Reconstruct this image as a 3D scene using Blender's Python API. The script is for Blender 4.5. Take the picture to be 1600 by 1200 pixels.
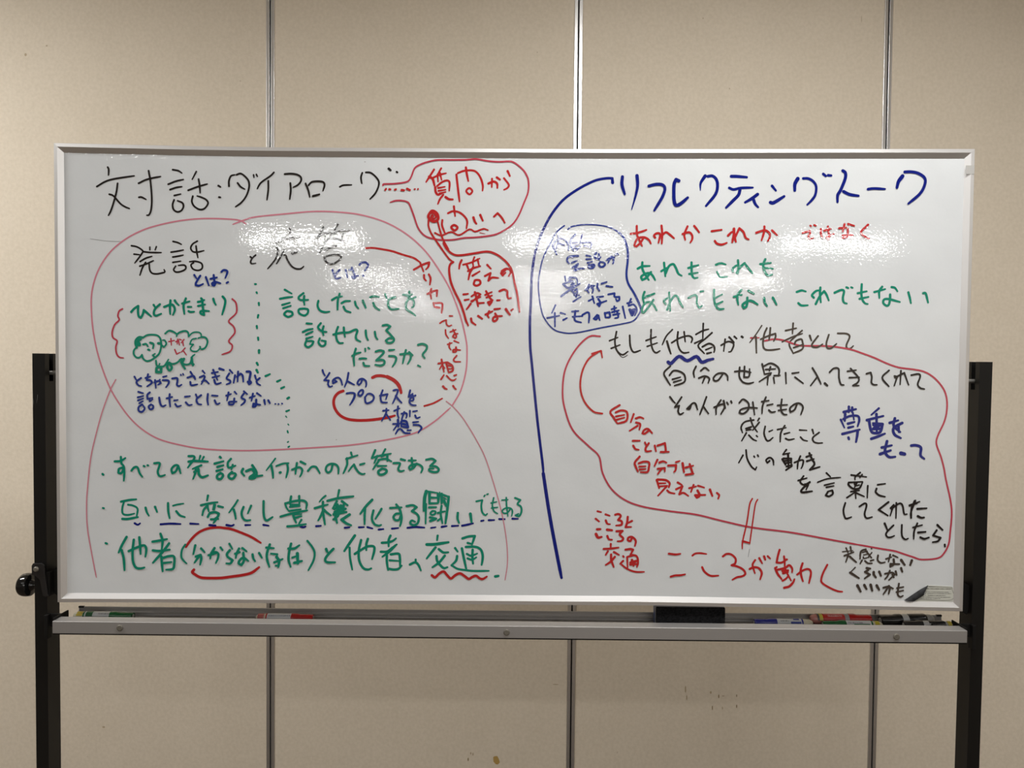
import bpy, math, random
from mathutils import Vector, Matrix
random.seed(7)
sc = bpy.context.scene
for o in list(bpy.data.objects): bpy.data.objects.remove(o)

# ---------------------------------------------------------------- camera
cam_d = bpy.data.cameras.new('camera'); cam = bpy.data.objects.new('camera', cam_d)
sc.collection.objects.link(cam); sc.camera = cam
cam_d.sensor_fit = 'HORIZONTAL'; cam_d.sensor_width = 36.0; cam_d.lens = 36.0*1150/1600
cam_d.clip_start = 0.05; cam_d.clip_end = 60
RX = Vector((0.9999374, 0.00664801, 0.0090002)); UP = Vector((-0.00918288, 0.02797845, 0.99956635))
FW = Vector((-0.00639332, 0.99958642, -0.02803774))
cam.matrix_world = Matrix(((RX.x, UP.x, -FW.x, 0.01261), (RX.y, UP.y, -FW.y, -1.44921), (RX.z, UP.z, -FW.z, 1.42961), (0, 0, 0, 1)))

# ---------------------------------------------------------------- world, exposure, lamp strength
w = bpy.data.worlds.new('world'); sc.world = w; w.use_nodes = True
w.node_tree.nodes['Background'].inputs[0].default_value = (0.9, 0.93, 1.0, 1)
w.node_tree.nodes['Background'].inputs[1].default_value = 0.0
sc.view_settings.view_transform = 'Standard'; sc.view_settings.look = 'None'
sc.view_settings.gamma = 1.0; sc.view_settings.use_curve_mapping = False
sc.view_settings.exposure = 0.0
LAMP = {'near left': 80.0, 'near middle': 58.0, 'near right': 30.0, 'second': 18.0, 'far': 90.0}   # radiance of the fluorescent diffusers
LAMP_COL = (1.0, 0.995, 0.975)

# ---------------------------------------------------------------- helpers
def s2l(c):
    c = c/255.0
    return c/12.92 if c <= 0.04045 else ((c+0.055)/1.055)**2.4
def col(r, g, b, k=1.0): return (min(s2l(r)*k, .95), min(s2l(g)*k, .95), min(s2l(b)*k, .95), 1)

def mat(name, rgb, rough=.5, metal=0.0, spec=.5, noise=None, bump=None, coat=0.0):
    m = bpy.data.materials.new(name); m.use_nodes = True
    nt = m.node_tree; b = nt.nodes['Principled BSDF']
    b.inputs['Base Color'].default_value = rgb; b.inputs['Roughness'].default_value = rough
    b.inputs['Metallic'].default_value = metal; b.inputs['Specular IOR Level'].default_value = spec
    if coat: b.inputs['Coat Weight'].default_value = coat
    tc = nt.nodes.new('ShaderNodeTexCoord')
    if noise:                       # (scale, amount)
        n = nt.nodes.new('ShaderNodeTexNoise'); n.inputs['Scale'].default_value = noise[0]; n.inputs['Detail'].default_value = 5
        nt.links.new(tc.outputs['Object'], n.inputs['Vector'])
        r = nt.nodes.new('ShaderNodeValToRGB'); a = noise[1]
        r.color_ramp.elements[0].position = .3; r.color_ramp.elements[1].position = .7
        r.color_ramp.elements[0].color = (rgb[0]*(1-a), rgb[1]*(1-a), rgb[2]*(1-a), 1)
        r.color_ramp.elements[1].color = (min(rgb[0]*(1+a), 1), min(rgb[1]*(1+a), 1), min(rgb[2]*(1+a), 1), 1)
        nt.links.new(n.outputs['Fac'], r.inputs['Fac']); nt.links.new(r.outputs['Color'], b.inputs['Base Color'])
    if bump:                        # (scale, distance)
        n = nt.nodes.new('ShaderNodeTexNoise'); n.inputs['Scale'].default_value = bump[0]; n.inputs['Detail'].default_value = 1
        nt.links.new(tc.outputs['Object'], n.inputs['Vector'])
        bp = nt.nodes.new('ShaderNodeBump'); bp.inputs['Strength'].default_value = 1; bp.inputs['Distance'].default_value = bump[1]
        nt.links.new(n.outputs['Fac'], bp.inputs['Height']); nt.links.new(bp.outputs['Normal'], b.inputs['Normal'])
    return m

ORANGE = (190.0, 0.00009)          # fine orange peel of the enamelled sheet, felt in the ink film too
GB = .03                           # roughness of the enamel
M = {}
M['alu'] = mat('aluminium', (.88, .87, .865, 1), .36, .8)
M['alu_tray'] = mat('tray aluminium', (.36, .345, .335, 1), .5, .6)
M['alu_rear'] = mat('tray aluminium rear', (.40, .41, .41, 1), .42, .7)
M['trim'] = mat('wall trim aluminium', (.72, .71, .70, 1), .30, .9)
M['slot'] = mat('dark joint', (.012, .01, .009, 1), .8)
M['black'] = mat('black painted steel', (.0062, .0056, .005, 1), .42, 0, .28)
M['black_in'] = mat('black steel inner', (.006, .0055, .005, 1), .6, 0, .2)
M['knob'] = mat('black gloss plastic', (.006, .006, .006, 1), .12)
M['bolt'] = mat('zinc bolt', (.19, .175, .145, 1), .5, .5)
M['shaft'] = mat('steel shaft', (.30, .29, .27, 1), .4, .7)
M['floor'] = mat('brown carpet', (.12, .092, .068, 1), .95, 0, .1, noise=(180, .25))
M['ceil'] = mat('ceiling board', (.78, .77, .74, 1), .9, noise=(60, .03))
M['rwall'] = mat('room wall', (.62, .56, .47, 1), .85, noise=(40, .04))
M['house'] = mat('lamp housing', (.8, .8, .79, 1), .4)
INK = {'black': col(26, 22, 22, 1.2), 'greyblack': col(58, 50, 44, 1.3), 'red': col(176, 36, 38, 1.05), 'red2': col(168, 56, 72, 1.2),
       'pink': col(182, 112, 126, 1.3), 'green': col(8, 122, 98, 1.15), 'blue': col(26, 46, 122, 1.2), 'blue2': col(6, 22, 108, 1.2)}
for k, c in INK.items(): M['ink_'+k] = mat('marker ink '+k, c, .06, 0, .7, bump=ORANGE)

# enamelled writing sheet, with faint grey smears left by the eraser
def board_mat():
    m = mat('white enamel', (.66,.675,.67, 1), GB, 0, .8, bump=ORANGE)
    nt = m.node_tree; b = nt.nodes['Principled BSDF']; tc = [n for n in nt.nodes if n.type == 'TEX_COORD'][0]
    mp = nt.nodes.new('ShaderNodeMapping'); mp.inputs['Scale'].default_value = (3, 3, 5); mp.inputs['Rotation'].default_value = (0, .5, 0)
    nt.links.new(tc.outputs['Object'], mp.inputs['Vector'])
    n = nt.nodes.new('ShaderNodeTexNoise'); n.inputs['Scale'].default_value = 2.2; n.inputs['Detail'].default_value = 6; n.inputs['Distortion'].default_value = .7
    nt.links.new(mp.outputs['Vector'], n.inputs['Vector'])
    r = nt.nodes.new('ShaderNodeValToRGB')
    r.color_ramp.elements[0].position = .35; r.color_ramp.elements[0].color = (.66, .678, .69, 1)
    r.color_ramp.elements[1].position = .65; r.color_ramp.elements[1].color = (.695, .715, .727, 1)
    nt.links.new(n.outputs['Fac'], r.inputs['Fac']); nt.links.new(r.outputs['Color'], b.inputs['Base Color'])
    return m
M['board'] = board_mat()

# beige vinyl cloth of the wall panels: mottled, with a few brown specks
def wall_mat():
    m = mat('beige vinyl wallcovering', (.66, .57, .45, 1), .75, 0, .3)
    nt = m.node_tree; b = nt.nodes['Principled BSDF']; tc = [n for n in nt.nodes if n.type == 'TEX_COORD'][0]
    def noise(s, d):
        n = nt.nodes.new('ShaderNodeTexNoise'); n.inputs['Scale'].default_value = s; n.inputs['Detail'].default_value = d
        nt.links.new(tc.outputs['Object'], n.inputs['Vector']); return n
    n1, n2 = noise(105, 3), noise(9, 4)
    mx = nt.nodes.new('ShaderNodeMath'); mx.operation = 'MULTIPLY_ADD'; mx.inputs[1].default_value = .22
    nt.links.new(n2.outputs['Fac'], mx.inputs[0]); 
    m2 = nt.nodes.new('ShaderNodeMath'); m2.operation = 'MULTIPLY'; m2.inputs[1].default_value = .78
    nt.links.new(n1.outputs['Fac'], m2.inputs[0]); nt.links.new(m2.outputs[0], mx.inputs[2])
    r = nt.nodes.new('ShaderNodeValToRGB')
    r.color_ramp.elements[0].position = .36; r.color_ramp.elements[0].color = WALL_A
    r.color_ramp.elements[1].position = .64; r.color_ramp.elements[1].color = WALL_B
    nt.links.new(mx.outputs[0], r.inputs['Fac'])
    v = nt.nodes.new('ShaderNodeTexVoronoi'); v.inputs['Scale'].default_value = 11
    mp = nt.nodes.new('ShaderNodeMapping'); mp.inputs['Scale'].default_value = (1, 0, .8); mp.inputs['Location'].default_value = (.3, 0, .2)
    nt.links.new(tc.outputs['Object'], mp.inputs['Vector']); nt.links.new(mp.outputs['Vector'], v.inputs['Vector'])
    lt = nt.nodes.new('ShaderNodeMath'); lt.operation = 'LESS_THAN'; lt.inputs[1].default_value = .022
    nt.links.new(v.outputs['Distance'], lt.inputs[0])
    mul = nt.nodes.new('ShaderNodeMath'); mul.operation = 'MULTIPLY'; mul.inputs[1].default_value = .35
    nt.links.new(lt.outputs[0], mul.inputs[0])
    mix = nt.nodes.new('ShaderNodeMix'); mix.data_type = 'RGBA'; mix.inputs[7].default_value = (.30, .20, .11, 1)
    nt.links.new(mul.outputs[0], mix.inputs[0]); nt.links.new(r.outputs['Color'], mix.inputs[6])
    nt.links.new(mix.outputs[2], b.inputs['Base Color'])
    bp = nt.nodes.new('ShaderNodeBump'); bp.inputs['Strength'].default_value = .35; bp.inputs['Distance'].default_value = .0006
    n3 = noise(260, 2); nt.links.new(n3.outputs['Fac'], bp.inputs['Height']); nt.links.new(bp.outputs['Normal'], b.inputs['Normal'])
    return m
WALL_A = (.70, .613, .49, 1); WALL_B = (.76, .67, .545, 1)
M['wall'] = wall_mat()

class MB:
    def __init__(s): s.v = []; s.f = []
    def quad(s, a, b, c, d): n = len(s.v); s.v += [a, b, c, d]; s.f.append((n, n+1, n+2, n+3))
    def box(s, x0, x1, y0, y1, z0, z1):
        n = len(s.v); s.v += [(x, y, z) for x in (x0, x1) for y in (y0, y1) for z in (z0, z1)]
        for q in ((0,1,3,2), (4,6,7,5), (0,4,5,1), (2,3,7,6), (0,2,6,4), (1,5,7,3)): s.f.append(tuple(n+i for i in q))
        return s
    def prism(s, prof, x0, x1, m0=None, m1=None):
        """extrude a closed (y, z) profile along X; m0/m1 shift the x of each profile point (mitres)"""
        n = len(s.v); k = len(prof)
        for x, mm in ((x0, m0), (x1, m1)):
            for i, (y, z) in enumerate(prof): s.v.append((x+(mm[i] if mm else 0), y, z))
        for i in range(k):
            j = (i+1) % k; s.f.append((n+i, n+j, n+k+j, n+k+i))
        s.f.append(tuple(n+i for i in range(k))[::-1]); s.f.append(tuple(n+k+i for i in range(k)))
        return s
    def poly_y(s, pts, y0, y1):
        """extrude an (x, z) outline along Y"""
        n = len(s.v); k = len(pts)
        for y in (y0, y1): s.v += [(x, y, z) for x, z in pts]
        for i in range(k):
            j = (i+1) % k; s.f.append((n+i, n+k+i, n+k+j, n+j))
        s.f.append(tuple(n+i for i in range(k))); s.f.append(tuple(n+k+i for i in range(k))[::-1])
        return s
    def lathe(s, c, axis, prof, seg=24):
        """profile of (distance along axis, radius) turned round the axis through c"""
        n0 = len(s.v); e = {'x': (0, 1, 2), 'y': (1, 2, 0), 'z': (2, 0, 1)}[axis]
        for t, r in prof:
            for i in range(seg):
                a = 2*math.pi*i/seg; p = [0, 0, 0]
                p[e[0]] = c[e[0]]+t; p[e[1]] = c[e[1]]+r*math.cos(a); p[e[2]] = c[e[2]]+r*math.sin(a); s.v.append(tuple(p))
        for k in range(len(prof)-1):
            for i in range(seg):
                j = (i+1) % seg; a = n0+k*seg
                s.f.append((a+i, a+j, a+seg+j, a+seg+i))
        s.f.append(tuple(n0+i for i in range(seg))[::-1]); a = n0+(len(prof)-1)*seg; s.f.append(tuple(a+i for i in range(seg)))
        return s
    def build(s, name, m, parent=None, bevel=0, smooth=False, loc=None):
        me = bpy.data.meshes.new(name); me.from_pydata(s.v, [], s.f); me.update()
        import bmesh
        bm = bmesh.new(); bm.from_mesh(me); bmesh.ops.recalc_face_normals(bm, faces=bm.faces); bm.to_mesh(me); bm.free()
        me.materials.append(m); o = bpy.data.objects.new(name, me); sc.collection.objects.link(o)
        if parent: o.parent = parent
        if loc: o.location = loc
        if bevel:
            b = o.modifiers.new('bevel', 'BEVEL'); b.width = bevel; b.segments = 2; b.limit_method = 'ANGLE'
        if smooth:
            me.shade_smooth(); me.set_sharp_from_angle(angle=math.radians(35))
        return o
def empty(name, loc, label, cat, group=None, rz=0):
    o = bpy.data.objects.new(name, None); sc.collection.objects.link(o); o.location = loc; o.rotation_euler = (0, 0, rz)
    o.empty_display_size = .05
    o['label'] = label; o['category'] = cat
    if group: o['group'] = group
    return o
def struct(o): o['kind'] = 'structure'; return o

# ---------------------------------------------------------------- room
XL, XR, YB, YF, ZC = -7.0, 5.0, .724, -18.6, 2.8
fl = struct(MB().box(XL, XR, YF, YB+.1, -.1, 0).build('floor', M['floor'])); fl['label'] = 'brown carpeted floor of the room'; fl['category'] = 'floor'
ce = struct(MB().box(XL, XR, YF, YB+.1, ZC, ZC+.1).build('ceiling', M['ceil'])); ce['label'] = 'off-white ceiling of the room'; ce['category'] = 'ceiling'
for nm, b in (('wall_left', (XL-.1, XL, YF, YB+.1)), ('wall_right', (XR, XR+.1, YF, YB+.1)), ('wall_front', (XL-.1, XR+.1, YF-.1, YF))):
    o = struct(MB().box(*b, 0, ZC).build(nm, M['rwall'])); o['label'] = 'plain beige '+nm.replace('wall_', '')+' wall outside the photograph'; o['category'] = 'wall'
wb = struct(MB().box(XL-.1, XR+.1, YB+.035, YB+.1, 0, ZC).build('wall_back', M['slot']))
wb['label'] = 'beige panelled wall behind the whiteboard with vertical metal joints'; wb['category'] = 'wall'
seams = [-.7166+.9*k for k in range(-8, 7)]
seams = [s for s in seams if XL+.05 < s < XR-.05]
edges = [XL]+seams+[XR]
for a, b in zip(edges[:-1], edges[1:]):
    x0 = a+(.0118 if a != XL else 0); x1 = b-(.0118 if b != XR else 0)
    MB().box(x0, x1, YB+.001, YB+.035, 0, ZC).build('wall_panel', M['wall'], wb, bevel=.0012)
for s in seams:
    for a, b in ((-.0118, -.0020), (.0020, .0118)):
        MB().box(s+a, s+b, YB-.0012, YB+.034, 0, ZC).build('joint_strip', M['trim'], wb, bevel=.0008)
MB().box(XL, XR, YB-.008, YB+.0, 0, .075).build('baseboard_back', mat('brown vinyl base', (.08, .055, .04, 1), .5))
struct(bpy.data.objects['baseboard_back'])
bpy.data.objects['baseboard_back']['label'] = 'brown vinyl base along the foot of the panelled wall'; bpy.data.objects['baseboard_back']['category'] = 'baseboard'

# old stains on the wall panels
def stain(pts, w, rgb):
    mb = MB()
    for x, y in pts:
        d = FW*1150+RX*(x-800)-UP*(y-600); t = (YB+.0008+1.44921)/d.y
        mb.v.append((.01261+d.x*t, YB+.0007, 1.42961+d.z*t))
    mb.f.append(tuple(range(len(pts))))
    o = mb.build('stain', mat('stain', rgb, .8), wb); return o
YEL, BRN, FNT = (.45, .29, .085, 1), (.30, .215, .11, 1), (.47, .37, .24, 1)
stain([(770.5, 1183), (773, 1181.5), (777, 1181.3), (779.5, 1186), (781, 1191), (778, 1194.5), (774.5, 1194), (771, 1190)], 0, YEL)['label'] = 'small ochre yellow spot'
for x, y, a, b, c in ((731.5, 1186.5, 1.1, 3, BRN), (735.5, 1177, 1.1, 2.2, FNT), (739, 1178.5, 1, 2.5, FNT), (1071, 1077, 1.3, 6, FNT), (1073, 1090, 1.1, 4.5, FNT), (1110.5, 1082, 1.6, 2.4, FNT),
                      (1113, 1106, .9, 4, BRN), (1123, 1088, 1.0, 3.3, BRN), (1130, 1087.5, 2.4, .8, FNT), (1128.8, 1106.5, .8, 2.6, FNT), (1151, 1087, .8, 2.4, BRN), (1151, 1103.5, 1.0, 3, BRN),
                      (1346, 30, .5, 6, FNT), (1098.5, 28.5, .8, .9, BRN), (1140, 138.5, .8, 1.6, FNT), (73, 71.5, 1.6, 1.3, FNT), (40, 85.5, 2, 2.6, FNT), (868, 1069.5, 5, .7, FNT), (162, 1136, 2.4, 1.6, FNT)):
    stain([(x+a*math.cos(k*math.pi/3+.4), y+b*math.sin(k*math.pi/3+.4)) for k in range(6)], 0, c)

# ceiling lamps: six rows of three, the first almost above the board
EM = {}
for k, v in LAMP.items():
    em = bpy.data.materials.new('lamp diffuser '+k); em.use_nodes = True; nt = em.node_tree; nt.nodes.clear()
    e = nt.nodes.new('ShaderNodeEmission'); e.inputs[0].default_value = (*LAMP_COL, 1); e.inputs[1].default_value = v
    ou = nt.nodes.new('ShaderNodeOutputMaterial'); nt.links.new(e.outputs[0], ou.inputs[0]); EM[k] = em
def lamp(x, y, label, em):
    t = empty('ceiling_light', (x, y, ZC), label, 'ceiling light', 'long ceiling lights of the room')
    MB().prism([(-.13, 0), (.13, 0), (.10, -.055), (-.10, -.055)], -.63, .63).build('housing', M['house'], t)
    d = MB(); d.quad((-.60, -.075, -.0565), (.60, -.075, -.0565), (.60, .075, -.0565), (-.60, .075, -.0565))
    d.build('diffuser', em, t)
    return t
rows = [('almost above the whiteboard', -.67), ('nearest behind the camera', -2.97), ('in the second row', -6.5), ('in the third row', -9.94), ('in the fourth row', -13.4), ('in the fifth row', -16.8)]
for rn, y in rows:
    for cn, x in (('left', -2.3), ('middle', .57), ('right', 3.42)):
        lamp(x, y+(.25 if cn == 'left' and y > -1 else 0), 'long white ceiling light %s, %s column' % (rn, cn), EM['near '+cn if y > -1 else 'second' if y > -4 else 'far'])
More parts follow.
